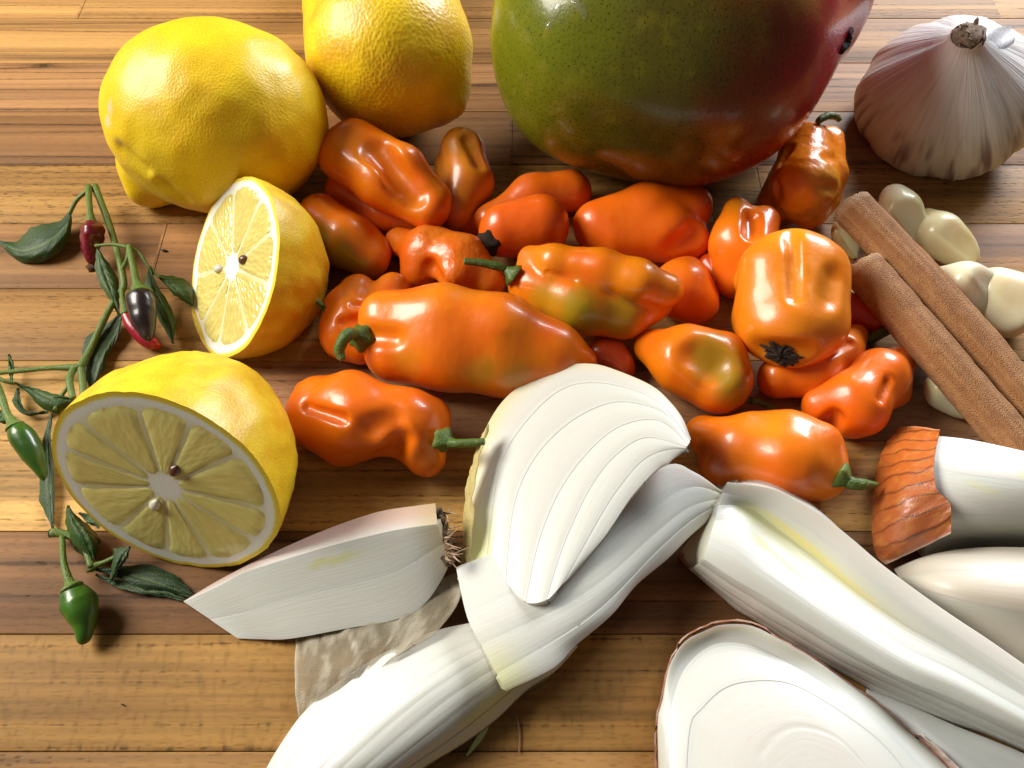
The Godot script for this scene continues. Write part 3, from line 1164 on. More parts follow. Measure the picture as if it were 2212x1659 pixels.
	p = pepper("bumpy orange habanero with many knobs, peeking out left of the longest pepper", [[[772, 632, 3, 40], [760, 690, 3, 52]], [[848, 628, 4, 40], [830, 690, 2, 50]], [[738, 665, 3, 40], [744, 722, 0, 50], [780, 745, 0, 44]]],
		{"k": 3.2, "amp": 0.5, "freq": 0.09, "dents": [[742, 695, 775, 690, 9, 1.6, 2.0], [765, 655, 790, 660, 7, 1.3, 2.0]]})
	hook(p[0], [[704, 668, 12, 11], [698, 664, 12, 7], [692, 658, 12, 6], [684, 648, 12, 5]])
	p = pepper("longest smooth orange habanero with squared left end and thick curved green stem", [[[836, 688, 9, 62], [960, 694, 10, 71], [1080, 715, 10, 72], [1190, 758, 8, 56], [1258, 782, 8, 32]], [[850, 764, 5, 62], [970, 768, 5, 68], [1090, 784, 4, 64], [1195, 800, 5, 46]]],
		{"k": 7.0, "amp": 0.25, "cell": 1.15, "dents": [[790, 724, 850, 730, 12, 1.2, 4.0]], "spots": [[1000, 640, 120, OR.lerp(YO, 0.3), 0.6], [880, 790, 55, Color(0.6, 0.22, 0.012), 0.7], [1040, 800, 60, Color(0.5, 0.22, 0.012), 0.85], [1110, 810, 50, Color(0.45, 0.24, 0.012), 0.6], [1000, 720, 110, RD, 0.6], [1180, 700, 70, RD, 0.5]]})
	hook(p[0], [[776, 726, 20, 30], [766, 722, 22, 13], [752, 722, 24, 14], [738, 740, 23, 13], [733, 760, 21, 12], [740, 777, 20, 8]])
	p = pepper("glossy habanero with three fat lobes and a green stem pointing right, by the onion fan", [[[700, 892, 1, 66], [775, 902, 3, 78], [880, 915, 4, 68], [930, 905, 5, 46]], [[915, 960, 3, 46], [922, 990, 2, 40]], [[752, 858, 8, 52], [700, 865, 4, 44]], [[656, 842, 6, 15], [680, 862, 5, 34]], [[660, 910, 1, 44], [740, 950, 0, 58]]],
		{"k": 5.5, "amp": 0.7, "col": OR.lerp(RD, 0.45), "dents": [[848, 985, 866, 950, 20, 3.0, 4.0], [662, 878, 738, 905, 9, 1.5, 2.5], [690, 888, 745, 912, 3, 0.6, 0.8], [800, 925, 850, 905, 18, 1.5, 4.0]], "spots": [[930, 980, 60, OR, 0.8]]})
	hook(p[0], [[962, 952, 17, 26], [972, 956, 18, 11], [990, 958, 19, 10], [1020, 956, 20, 9], [1046, 954, 21, 8]])
	# right side
	p = pepper("largest amber orange habanero standing upright with a dark dried stem end below", [[[1668, 590, 13, 74], [1664, 700, 8, 74]], [[1758, 592, 13, 76], [1752, 700, 8, 80]], [[1712, 570, 14, 76], [1708, 710, 9, 84]], [[1628, 690, 6, 46], [1640, 650, 8, 46]], [[1622, 610, 6, 36], [1632, 560, 6, 40]]],
		{"k": 4.5, "cell": 1.1, "amp": 0.6, "col": Color(0.78, 0.235, 0.01), "red": OR, "dents": [[1711, 500, 1716, 640, 10, 1.1, 3.0], [1650, 762, 1730, 765, 30, 2.2, 5.0], [1800, 600, 1790, 640, 20, 1.0, 4.0]], "spots": [[1690, 770, 90, Color(0.6, 0.25, 0.02), 0.6], [1710, 500, 80, YO, 0.6]]})
	dried_star(p[0], p[1], 1690, 764)
	p = pepper("teardrop habanero with an olive dented face and thin green stem, right of the onion fan", [[[1408, 748, 2, 38], [1478, 782, 3, 66], [1552, 822, 0, 74]], [[1490, 745, 8, 42], [1560, 765, 6, 50]]],
		{"dents": [[1505, 765, 1540, 790, 36, 3.6, 5.0]], "amp": 0.5, "spots": [[1540, 770, 80, Color(0.34, 0.19, 0.012), 0.9], [1590, 850, 70, Color(0.32, 0.2, 0.012), 0.9], [1420, 730, 60, RD, 0.5]]})
	hook(p[0], [[1612, 862, 6, 14], [1622, 866, 6, 8], [1640, 868, 5, 7], [1668, 882, 4, 6.5], [1690, 901, 4, 5]])
	pepper("curved orange habanero lying underneath the largest amber one", [[[1682, 815, 0, 46], [1750, 798, 0, 54], [1815, 762, 2, 42], [1848, 726, 4, 26]]], {"amp": 0.7, "dents": [[1790, 760, 1835, 740, 8, 1.2, 2.0]]})
	p = pepper("star shaped red orange habanero next to the end of the cinnamon", [[[1772, 878, 0, 42], [1848, 868, 2, 60], [1900, 815, 3, 54], [1936, 780, 3, 30]], [[1845, 905, 1, 38], [1862, 890, 3, 46]], [[1935, 850, 0, 30], [1900, 840, 2, 40]], [[1960, 780, 0, 22], [1930, 800, 2, 30]]],
		{"k": 5.0, "amp": 0.7, "col": RD.lerp(OR, 0.35), "dents": [[1785, 925, 1800, 905, 18, 2.5, 3.0], [1905, 860, 1920, 820, 8, 1.5, 2.0]]})
	p = pepper("long orange habanero with a green stem pointing right, behind the onion wedges", [[[1520, 938, 0, 42], [1600, 968, 2, 62], [1700, 992, 2, 80], [1765, 1018, 1, 66]], [[1630, 928, 8, 36], [1700, 935, 9, 42], [1770, 962, 7, 50]], [[1560, 1010, 0, 50], [1680, 1030, 0, 60]]],
		{"k": 4.5, "amp": 0.6, "spots": [[1530, 990, 80, Color(0.45, 0.07, 0.008), 0.85], [1650, 930, 60, YO, 0.3], [1700, 1040, 80, RD, 0.5]]})
	hook(p[0], [[1822, 1034, 14, 30], [1832, 1040, 14, 15], [1846, 1045, 14, 14], [1874, 1047, 13, 11], [1896, 1046, 12, 4]])
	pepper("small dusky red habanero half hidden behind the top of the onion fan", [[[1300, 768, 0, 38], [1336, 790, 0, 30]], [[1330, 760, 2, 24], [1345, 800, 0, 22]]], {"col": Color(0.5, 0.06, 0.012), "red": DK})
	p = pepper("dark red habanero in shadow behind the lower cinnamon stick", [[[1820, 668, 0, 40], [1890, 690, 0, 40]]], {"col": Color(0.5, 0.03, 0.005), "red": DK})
	hook(p[0], [[1862, 742, 6, 14], [1872, 738, 6, 10], [1900, 722, 8, 11], [1935, 704, 9, 11], [1960, 690, 9, 9]])
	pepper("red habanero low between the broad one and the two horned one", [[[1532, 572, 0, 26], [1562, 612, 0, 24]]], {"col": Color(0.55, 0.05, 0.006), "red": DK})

func dried_star(t: Node3D, b: Blob, x: float, y: float):     # a withered, torn stem end: a ragged disc with curled points
	var c := hit(b, x, y)
	var n := b.grad(c)
	var sx := n.cross(Vector3.UP).normalized()
	var sy := n.cross(sx).normalized()
	var r := 42.0 * per_px(c)
	var rng := RandomNumberGenerator.new()
	rng.seed = 5
	var V := PackedVector3Array()
	var C := PackedColorArray()
	var I := PackedInt32Array()
	for i in 5:
		var f := i / 4.0
		for k in 44:
			var a := TAU * k / 44
			var rag := 1.0 + (rng.randf_range(-0.28, 0.16) if i == 4 else rng.randf_range(-0.06, 0.06)) + (0.12 * cos(7.0 * a) if i >= 3 else 0.0)
			var q := c + (sx * cos(a) + sy * sin(a) * 0.62) * r * f * rag
			for s in 3:
				q -= n * b.d(q) * 0.8
			V.append(q + n * (0.0012 * (1.0 - f) + rng.randf_range(0.0001, 0.0009)))
			C.append(Color(0.035, 0.018, 0.008).lerp(Color(0.11, 0.075, 0.05), soft(0.6, 1.0, rng.randf()) * f))
	for i in 4:
		for k in 44:
			var a := i * 44 + k
			var d := i * 44 + (k + 1) % 44
			I.append_array([a, d, a + 44, d, d + 44, a + 44])
	var hint := []
	for v in V:
		hint.append(n)
	part(t, "stem_end", V, face_normals(V, I, hint), C, PackedVector2Array(), I, M.dry)

# ---------------------------------------------------------------- garlic
func build_garlic():
	var base := at(2046, 262, 0)
	var tip := at(2091, 76, 47)
	var ax := (tip - base).normalized()
	var tall := (tip - base).length()
	var sx := ax.cross(Vector3.FORWARD).normalized()      # to the right
	var sy := sx.cross(ax).normalized()
	var t := thing("garlic_bulb", "whole garlic bulb with purple streaked papery skin at the top right corner", "garlic", base)
	var prof := [Vector3(6, 0.2, 0), Vector3(17, 0.4, 0), Vector3(26, 4.0, 0), Vector3(31.5, 10.5, 0), Vector3(32.2, 16, 0), Vector3(29.5, 22, 0), Vector3(24, 28.5, 0), Vector3(17, 35, 0), Vector3(10.5, 40.5, 0), Vector3(6.3, 44.5, 0), Vector3(5.0, 47.5, 0)]
	var S := spline(prof, 70)
	var n := simplex(81, 1.0, 3)
	var na := 200
	var V := PackedVector3Array()
	var C := PackedColorArray()
	var U := PackedVector2Array()
	var I := PackedInt32Array()
	for i in S.size():
		var f := float(i) / (S.size() - 1)
		for k in na + 1:
			var a := TAU * (k % na) / na
			var cx := cos(a)
			var cy := sin(a)
			var w := a + 0.25 * f
			var lobe := 1.0 - 0.04 * pow(absf(cos(w * 3.5 + 0.6)), 8.0) * soft(0.05, 0.3, f) * (1.0 - soft(0.85, 1.0, f))
			var fold := n.get_noise_2d(cx * 9.0 + 40.0, cy * 9.0) * 0.014 + n.get_noise_3d(cx * 30.0, cy * 30.0, f * 1.5) * 0.003
			var wide := 1.0 + 0.05 * cx
			var r: float = S[i].x * 0.001 * (lobe + fold) * wide
			var p: Vector3 = base + ax * (S[i].y * 0.001 * tall / 0.0475) + (sx * cx + sy * cy) * r
			p.y = maxf(p.y, 0.0003)
			V.append(p)
			U.append(Vector2(float(k) / na * 5.0, f * 0.12))
			var st := 0.5 + 0.5 * n.get_noise_3d(cx * 5.0, cy * 5.0, f * 2.2)
			var st2 := 0.5 + 0.5 * n.get_noise_3d(cx * 60.0, cy * 60.0, f * 2.0 + 9.0)
			var c := Color(0.74, 0.65, 0.5).lerp(Color(0.8, 0.76, 0.74), soft(0.4, 0.75, f))
			c = c.lerp(Color(0.62, 0.5, 0.36), 0.6 * soft(0.4, 0.75, st) * (1.0 - soft(0.45, 0.7, f)))
			c = c * (0.9 + 0.2 * st2)
			var purple := soft(0.5, 0.66, st) * soft(0.36, 0.46, f + 0.08 * st2) * (1.0 - soft(0.58, 0.72, f + 0.16 * st2))
			c = c.lerp(Color(0.2, 0.08, 0.09), purple * (0.6 + 0.4 * st2))
			c = c.lerp(Color(0.4, 0.3, 0.3), 0.35 * soft(0.58, 0.72, st2) * soft(0.3, 0.6, f))
			C.append(c)
	for i in S.size() - 1:
		for k in na:
			var a := i * (na + 1) + k
			I.append_array([a, a + 1, a + na + 1, a + 1, a + na + 2, a + na + 1])
	var N := normals_of(V, I)
	for i in S.size():
		N[i * (na + 1) + na] = (N[i * (na + 1)] + N[i * (na + 1) + na]).normalized()
		N[i * (na + 1)] = N[i * (na + 1) + na]
	part(t, "skin", V, N, C, U, I, M.garlic_skin)
	# dried neck of torn layers
	var rng := RandomNumberGenerator.new()
	rng.seed = 17
	for k in 22:
		var a := TAU * k / 22.0
		var d := sx * cos(a) + sy * sin(a)
		var r := rng.randf_range(0.0012, 0.0052)
		var q := tip + d * r - ax * 0.004
		var h := rng.randf_range(0.0035, 0.0068)
		var lean := d * rng.randf_range(-0.0016, 0.001)
		var tone := Color(0.6, 0.5, 0.4).lerp(Color(0.2, 0.11, 0.07), rng.randf())
		tube_world(t, "neck_scale", [v4(q, 0.0012), v4(q + ax * h * 0.6 + lean, 0.0016), v4(q + ax * h + lean * 2.0, 0.0008)], M.dry, tone, 8, 8, 0.3, simplex(82, 0.8), 0.35)
	tube_world(t, "neck_core", [v4(tip - ax * 0.006, 0.0045), v4(tip - ax * 0.001, 0.0048), v4(tip + ax * 0.0012, 0.0036), v4(tip + ax * 0.002, 0.0005)], M.dry, func(u, v, p): return Color(0.42, 0.31, 0.22).lerp(Color(0.2, 0.11, 0.07), soft(0.0, 0.5, n.get_noise_3dv(p * 900.0))), 20, 16, 0.5, simplex(83, 0.7))
	# frayed root end and a lifted flap of skin
	for k in 9:
		var q := at(2035 + k * 7, 352 + 3 * (k % 3), 1.0)
		tube_world(t, "root", [v4(q, 0.0007), v4(q + Vector3(0.001, -0.0002, 0.002), 0.0006), v4(q + Vector3(0.002 + 0.0006 * (k % 3), -0.0004, 0.0035), 0.0003)], M.dry, Color(0.55, 0.48, 0.4), 6, 6)
	loft(t, "loose_skin", [[[2112, 84, 46], [2150, 62, 44], [2186, 56, 40]], [[2120, 104, 45], [2160, 92, 43], [2190, 80, 40]], [[2118, 116, 42], [2150, 122, 40], [2182, 112, 38]]], M.garlic_skin, 14, 10, 0.25, Color(0.76, 0.72, 0.72), func(u, v, p): return 0.5 * sin(v * 8.0 + u * 3.0), Vector2(1, 0.2))
	# peeled cloves
	var cream := Color(0.82, 0.75, 0.52)
	var warm := Color(0.72, 0.6, 0.28)
	clove("peeled garlic clove standing upright against the end of the upper cinnamon stick", [[[1932, 428, 6, 30], [1944, 458, 3, 42], [1958, 492, 1, 36], [1972, 520, 1, 20], [1980, 536, 1, 6]]], cream, warm)
	clove("plump yellowish peeled garlic clove with its point to the right, below the bulb", [[[2004, 476, 2, 26], [2030, 508, 1, 44], [2064, 535, 1, 34], [2088, 552, 3, 18], [2104, 560, 5, 5]]], Color(0.82, 0.73, 0.45), warm)
	clove("pale peeled garlic clove with a nicked tip, between the cinnamon and the last clove", [[[2040, 606, 5, 32], [2086, 616, 6, 46], [2124, 622, 8, 30], [2148, 630, 10, 8]], [[2096, 648, 3, 40], [2120, 690, 1, 16]]], Color(0.82, 0.76, 0.55), cream)
	clove("thin sliver of peeled garlic clove showing above the pale nicked one", [[[2015, 590, 0, 22], [2055, 588, 0, 20], [2082, 592, 0, 10]]], Color(0.82, 0.77, 0.58), cream)
	clove("large peeled garlic clove cut by the right edge of the picture", [[[2112, 598, 8, 12], [2150, 628, 4, 44], [2182, 658, 1, 58], [2176, 694, 0, 36]], [[2200, 640, 4, 44]]], cream, Color(0.78, 0.66, 0.36))
	clove("peeled garlic clove lying low under the lower cinnamon stick", [[[2014, 830, 3, 14], [2040, 846, 1, 34], [2080, 862, 0, 36], [2110, 880, 2, 10]]], Color(0.76, 0.7, 0.48), warm)
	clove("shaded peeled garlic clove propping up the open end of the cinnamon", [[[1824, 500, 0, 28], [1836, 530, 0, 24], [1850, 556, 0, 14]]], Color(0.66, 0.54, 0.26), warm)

func clove(label: String, limbs: Array, a: Color, b: Color):
	var sid: int = 200 + jobs.size()
	var m: Array = limbs[0][limbs[0].size() / 2]
	var s := blob(limbs, 4.0, [[m[0] + 6, m[1] - 22, m[0] + 30, m[1] + 8, 150, 1.5, 1.5], [m[0] - 26, m[1] + 8, m[0] - 4, m[1] + 30, 140, 1.3, 1.5]], 0.3, 0.05, sid)
	var t := thing("garlic_clove", label, "garlic", blob_base(s), "peeled garlic cloves")
	var n := simplex(sid, 0.06, 2)
	job(t, "clove", s, 1.0, M.clove, func(p: Vector3, nn: Vector3) -> Color: return a.lerp(b, soft(0.4, 0.9, 0.5 + 0.5 * n.get_noise_3dv(p * 1000.0))))

# ---------------------------------------------------------------- cinnamon: rolled bark, an open scroll in section
func build_cinnamon():
	quill("upper cinnamon stick with an open curled end, lying across the garlic cloves", [[1845, 446, 19], [2010, 618, 17], [2176, 808, 14], [2300, 950, 12]], 47.0, 1.25, 4.5, 91)
	quill("lower cinnamon stick lying beside the upper one, over the red peppers", [[1870, 578, 17], [2030, 762, 15], [2120, 866, 13], [2250, 1020, 10]], 50.0, 1.15, 4.3, 92)

func quill(label: String, P: Array, r_px: float, turns: float, phase: float, sid: int):
	var Q := []
	for p in P:
		Q.append(at(p[0], p[1], p[2]))
	var S := spline(Q, 90)
	var t := thing("cinnamon_stick", label, "cinnamon stick", Vector3((Q[0].x + Q[-1].x) * 0.5, 0.004, (Q[0].z + Q[-1].z) * 0.5), "two cinnamon sticks")
	var n := simplex(sid, 0.12, 3)
	var long := simplex(sid + 1, 0.5, 3)
	var ns := 72
	var thick := 0.0011
	var V := PackedVector3Array()
	var C := PackedColorArray()
	var U := PackedVector2Array()
	var I := PackedInt32Array()
	var w := 2 * (ns + 1)
	var run := 0.0
	for i in S.size():
		var p: Vector3 = S[i]
		var d: Vector3 = (S[mini(i + 1, S.size() - 1)] - S[maxi(i - 1, 0)]).normalized()
		var sx := d.cross(Vector3.UP).normalized()
		var sy := sx.cross(d).normalized()
		if i:
			run += (S[i] - S[i - 1]).length()
		var R := r_px * per_px(p) * (1.0 + 0.03 * n.get_noise_1d(run * 1000.0))
		for layer in 2:
			for k in ns + 1:
				var f := float(k if layer == 0 else ns - k) / ns
				var a := f * turns * TAU + phase
				var rr := R * (1.0 - 0.34 * soft(0.0, 1.0, f) * turns / 1.2) * (1.0 + 0.05 * cos(2.0 * a + 0.6))
				rr -= thick * (0.0 if layer == 0 else 1.0)
				var q := p + (sx * cos(a) + sy * sin(a)) * rr
				var ridge := 0.00022 * long.get_noise_2d(a * 3.0, run * 60.0) + 0.00025 * n.get_noise_3dv(q * 1000.0)
				q += (q - p).normalized() * ridge
				if i == 0:
					q += d * (0.0008 * n.get_noise_2d(a * 30.0, 3.0) + 0.0012 * sin(a * 0.7))
				q.y = maxf(q.y, 0.0003)
				V.append(q)
				U.append(Vector2(f * 2.0, run * 40.0))
				var m := 0.5 + 0.5 * n.get_noise_3dv(q * 1700.0)
				var st := 0.5 + 0.5 * long.get_noise_2d(a * 5.0, run * 25.0)
				var c := Color(0.34, 0.148, 0.05).lerp(Color(0.44, 0.215, 0.082), soft(0.35, 0.7, st))
				c = c.lerp(Color(0.29, 0.12, 0.045), 0.7 * soft(0.55, 0.75, m))
				if layer == 1:
					c = Color(0.22, 0.09, 0.035)
				if i < 2:
					c = c.lerp(Color(0.5, 0.32, 0.18), 0.6)
				C.append(c)
	for i in S.size() - 1:
		for k in w:
			var a := i * w + k
			var b := i * w + (k + 1) % w
			I.append_array([a, b, a + w, b, b + w, a + w])
	for end in 2:
		var b := 0 if end == 0 else (S.size() - 1) * w
		for k in ns:
			var q := [b + k, b + k + 1, b + w - 1 - k, b + w - 2 - k]
			I.append_array([q[0], q[2], q[1], q[1], q[2], q[3]] if end == 0 else [q[0], q[1], q[2], q[1], q[3], q[2]])
	part(t, "bark", V, PackedVector3Array(), C, U, I, M.bark)

# ---------------------------------------------------------------- onions
const WH := Color(0.68, 0.662, 0.6)
const YG := Color(0.7, 0.68, 0.22)
var vein: FastNoiseLite

# several curves, one layer of onion between each two, every layer a part with a rounded top so that the joints are recessed
func layers(parent: Node3D, curves: Array, nu: int, each: int, thick: float, paint: Callable, dome: float, from := 0, called := "layer", inset := 0.0, split := 1, step := 0.0):
	var rows := []
	for c in curves:
		var w := []
		for p in c:
			w.append(at(p[0], p[1], p[2]))
		rows.append(spline(w, nu))
	var count := (curves.size() - 1) * split
	for s in count:
		var G := []
		for i in nu + 1:
			var line := []
			for j in each + 1:
				var f := (s + float(j) / each) / split
				var b := mini(int(f), rows.size() - 2)
				var t := f - b
				line.append(rows[b][i].cubic_interpolate(rows[b + 1][i], rows[maxi(b - 1, 0)][i], rows[mini(b + 2, rows.size() - 1)][i], t))
			G.append(line)
		var k := float(s)
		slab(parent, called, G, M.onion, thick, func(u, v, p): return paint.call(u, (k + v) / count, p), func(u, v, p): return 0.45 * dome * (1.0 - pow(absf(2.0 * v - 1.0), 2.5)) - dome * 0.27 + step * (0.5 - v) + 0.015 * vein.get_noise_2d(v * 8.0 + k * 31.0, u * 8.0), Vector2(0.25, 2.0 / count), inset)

func build_onions():
	vein = simplex(95, 0.3, 3)
	var t: Node3D
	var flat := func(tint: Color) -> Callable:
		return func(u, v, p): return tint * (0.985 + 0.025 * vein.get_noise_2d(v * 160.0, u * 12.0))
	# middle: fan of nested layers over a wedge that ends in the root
	t = thing("onion_quarter", "tall white onion quarter in the centre showing a fan of nested layers", "onion", at(1270, 1180, 0))
	var hf := func(list: Array, up: float) -> Array:
		var o := []
		for q in list:
			o.append([q.x, q.y, 20.2 + 0.0342 * (q.x - 1200.0) + 0.00435 * (q.y - 1000.0) + up])
		return o
	var arcs := [
		hf.call([Vector2(987, 1252), Vector2(1000, 1182), Vector2(1010, 1070), Vector2(1034, 962), Vector2(1064, 896), Vector2(1102, 849), Vector2(1158, 812), Vector2(1224, 788), Vector2(1280, 785), Vector2(1327, 797), Vector2(1406, 831), Vector2(1449, 868), Vector2(1477, 906), Vector2(1493, 948)], -1.5),
		hf.call([Vector2(1050, 1215), Vector2(1064, 1088), Vector2(1088, 985), Vector2(1144, 901), Vector2(1214, 840), Vector2(1289, 826), Vector2(1378, 845), Vector2(1439, 882), Vector2(1491, 951)], 0.4),
		hf.call([Vector2(1092, 1256), Vector2(1111, 1088), Vector2(1158, 985), Vector2(1233, 910), Vector2(1322, 869), Vector2(1402, 877), Vector2(1453, 906), Vector2(1489, 957)], 1.2),
		hf.call([Vector2(1135, 1300), Vector2(1167, 1159), Vector2(1214, 1051), Vector2(1280, 966), Vector2(1345, 918), Vector2(1425, 908), Vector2(1486, 961)], 1.6),
		hf.call([Vector2(1180, 1296), Vector2(1222, 1165), Vector2(1280, 1045), Vector2(1338, 976), Vector2(1400, 944), Vector2(1482, 966)], 1.8),
		hf.call([Vector2(1215, 1262), Vector2(1290, 1126), Vector2(1338, 1051), Vector2(1388, 994), Vector2(1435, 972), Vector2(1480, 970)], 1.4),
		hf.call([Vector2(1235, 1245), Vector2(1305, 1160), Vector2(1365, 1072), Vector2(1420, 1012), Vector2(1446, 997), Vector2(1477, 977)], 0.2),
	]
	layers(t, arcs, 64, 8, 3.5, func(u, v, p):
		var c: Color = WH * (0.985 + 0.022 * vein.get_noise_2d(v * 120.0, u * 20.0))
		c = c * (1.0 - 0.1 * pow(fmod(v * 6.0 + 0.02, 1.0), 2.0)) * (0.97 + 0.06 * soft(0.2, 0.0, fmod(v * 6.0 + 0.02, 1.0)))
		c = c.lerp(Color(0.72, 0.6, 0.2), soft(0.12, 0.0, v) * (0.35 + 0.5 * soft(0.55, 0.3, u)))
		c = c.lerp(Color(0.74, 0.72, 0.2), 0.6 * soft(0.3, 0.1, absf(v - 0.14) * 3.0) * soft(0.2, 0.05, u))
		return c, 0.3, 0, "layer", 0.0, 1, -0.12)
	layers(t, [
		[[1570, 1070, 14], [1500, 1020, 16.5], [1430, 1008, 19], [1250, 1120, 21], [985, 1225, 15]],
		[[1572, 1073, 13.5], [1500, 1052, 16.5], [1420, 1090, 19.3], [1250, 1212, 21], [1008, 1330, 18]],
		[[1573, 1076, 13.2], [1500, 1092, 16], [1420, 1150, 18.5], [1270, 1280, 20.3], [1040, 1395, 19]],
		[[1574, 1079, 12.8], [1500, 1122, 14.8], [1420, 1192, 17.2], [1280, 1330, 18.8], [1074, 1458, 18.6]],
		[[1575, 1083, 12], [1560, 1101, 10.5], [1494, 1157, 12.6], [1443, 1208, 14], [1377, 1264, 15.6], [1321, 1330, 16.8], [1242, 1397, 16.5], [1195, 1443, 17.2], [1092, 1493, 17.5]],
	], 56, 6, 5.5, func(u, v, p):
		var c: Color = WH * (0.985 + 0.022 * vein.get_noise_2d(v * 120.0, u * 20.0))
		c = c.lerp(Color(0.74, 0.68, 0.42), 0.7 * soft(0.12, 0.0, u))
		c = c.lerp(YG, 0.55 * soft(0.86, 1.0, u) * soft(0.35, 0.8, v))
		return c, 0.35, 0, "layer", 0.25, 1, 0.2)
	root_tuft(t, 1572, 1072, 14, 12, 24, 3, Color(0.2, 0.06, 0.025))
	# papery outer skin standing along the left side of the fan
	loft(t, "outer_skin", [[[985, 1275, 8], [996, 1195, 12], [1004, 1080, 15], [1020, 1000, 17], [1040, 945, 18]], [[1006, 1240, 14], [1020, 1150, 19], [1022, 1060, 20], [1036, 985, 21], [1056, 915, 21]]], M.papery, 30, 6, 0.3,
		func(u, v, p): return Color(0.62, 0.5, 0.16, 0.85).lerp(Color(0.72, 0.62, 0.3, 0.9), 0.5 + 0.5 * vein.get_noise_2d(v * 30.0, u * 40.0)), func(u, v, p): return 0.9 * vein.get_noise_2d(v * 12.0, u * 22.0))
	# left wedge
	t = thing("onion_wedge", "white onion wedge with a dark hairy root end, right of the olive lemon half", "onion", at(720, 1290, 0), "onion wedges")
	var ridge := [[398, 1300, 2], [480, 1262, 7], [531, 1236, 9.5], [633, 1203, 13.5], [738, 1173, 17], [850, 1146, 20.5], [945, 1132, 24]]
	var rooted := func(c: Color, u: float) -> Color: return c.lerp(Color(0.42, 0.33, 0.17), 0.75 * soft(0.86, 1.0, u))
	layers(t, [[[396, 1299, 1.5], [475, 1251, 4], [588, 1194, 7], [700, 1145, 10.5], [813, 1106, 14.5], [906, 1091, 18], [940, 1087, 21]], ridge], 50, 10, -1.0, func(u, v, p):
		var c := Color(0.62, 0.46, 0.42).lerp(WH, soft(0.3, 1.0, v) * 0.8)
		return rooted.call(c.lerp(Color(0.66, 0.45, 0.25), 0.5 * soft(0.5, 0.9, u) * (1.0 - v)), u), 0.3, 0, "outer_layer", 0.0)
	layers(t, [ridge,
		[[513, 1379, 0.8], [560, 1381, 1.2], [625, 1380, 3], [754, 1357, 6], [832, 1344, 8], [888, 1326, 9.5], [925, 1296, 11], [955, 1251, 13], [972, 1217, 16]]], 60, 12, 3.0, func(u, v, p):
		var c: Color = WH * (0.985 + 0.025 * vein.get_noise_2d(v * 160.0, u * 10.0))
		c = c.lerp(Color(0.62, 0.6, 0.22), 0.7 * soft(0.07, 0.02, absf(v - 0.22 + 0.05 * vein.get_noise_1d(u * 60.0))) * soft(0.46, 0.52, u) * soft(0.72, 0.62, u))
		return rooted.call(c, u), 0.25, 0, "layer", 0.15, 2, 0.12)
	root_tuft(t, 958, 1150, 20, 34, 60, 44, Color(0.12, 0.08, 0.05))
	# papery sheet under the two wedges
	var sk := loft(thing("onion_skin", "crumpled translucent sheet of onion skin under the two left onion wedges", "onion skin", at(780, 1420, 0)), "sheet", [[[637, 1372, 1], [636, 1440, 2.5], [636, 1490, 3], [644, 1552, 1.5]], [[740, 1352, 4], [735, 1420, 6], [722, 1470, 7], [690, 1535, 4]], [[860, 1300, 8], [850, 1370, 9], [820, 1430, 8], [780, 1475, 6]], [[985, 1235, 9], [992, 1290, 12], [940, 1360, 13], [850, 1420, 11]]], M.papery, 44, 40, 0.18,
		func(u, v, p): return Color(0.42, 0.36, 0.24, 0.34).lerp(Color(0.64, 0.6, 0.48, 0.8), clampf(0.7 * soft(-0.2, 0.7, vein.get_noise_2d(u * 5.0, v * 14.0) + 0.5 * vein.get_noise_2d(u * 14.0, v * 60.0)) + soft(0.05, 0.0, v) + 0.5 * soft(0.03, 0.0, absf(v - 0.35 - 0.25 * u)), 0.0, 1.0)),
		func(u, v, p): return 1.3 * vein.get_noise_2d(u * 3.0 + 3.0, v * 7.0) + 0.8 * soft(0.05, 0.0, absf(v - 0.35 - 0.25 * u)) + 0.5 * soft(0.04, 0.0, absf(v - 0.75 + 0.2 * u)))
	# front wedge
	t = thing("onion_wedge", "broad faintly striped onion wedge at the bottom edge, under the tall quarter", "onion", at(880, 1560, 0), "onion wedges")
	layers(t, [
		[[560, 1690, 1], [591, 1631, 2], [640, 1558, 4], [682, 1513, 3.7], [738, 1468, 5.6], [813, 1419, 7.4], [888, 1382, 8.7], [963, 1356, 9.3], [1060, 1338, 9.3]],
		[[620, 1700, 5.6], [690, 1620, 8.1], [790, 1530, 10.5], [900, 1450, 12.4], [1000, 1395, 12.4], [1100, 1360, 10.5]],
		[[700, 1700, 8.1], [760, 1640, 10.5], [860, 1550, 13], [960, 1475, 14.3], [1060, 1415, 13], [1160, 1375, 9.9]],
		[[790, 1700, 6.8], [850, 1650, 9.3], [940, 1580, 11.2], [1030, 1510, 11.8], [1120, 1450, 9.9], [1220, 1390, 6.2]],
		[[870, 1690, 4], [925, 1652, 4], [1000, 1607, 4], [1075, 1551, 4], [1140, 1490, 3.1], [1200, 1450, 4], [1250, 1396, 3]]], 54, 6, -1.0, func(u, v, p):
		var c: Color = WH * (0.985 + 0.022 * vein.get_noise_2d(v * 140.0, u * 12.0))
		c = c.lerp(YG, 0.6 * soft(0.1, 0.02, absf(v - 0.86 + 0.06 * vein.get_noise_1d(u * 30.0))) * soft(0.35, 0.45, u) * soft(0.75, 0.6, u))
		return c.lerp(Color(0.76, 0.73, 0.4), 0.35 * soft(0.8, 1.0, v)), 0.3, 0, "layer", 0.2, 2, 0.1)
	# long wedge at the right
	t = thing("onion_wedge", "long onion wedge with a green yellow valley, running to the lower right corner", "onion", at(1830, 1350, 0), "onion wedges")
	var rid := [[1521, 1208, 16], [1583, 1249, 16], [1655, 1290, 16], [1731, 1338, 16], [1824, 1394, 16], [1944, 1462, 16], [2064, 1512, 16], [2230, 1590, 16]]
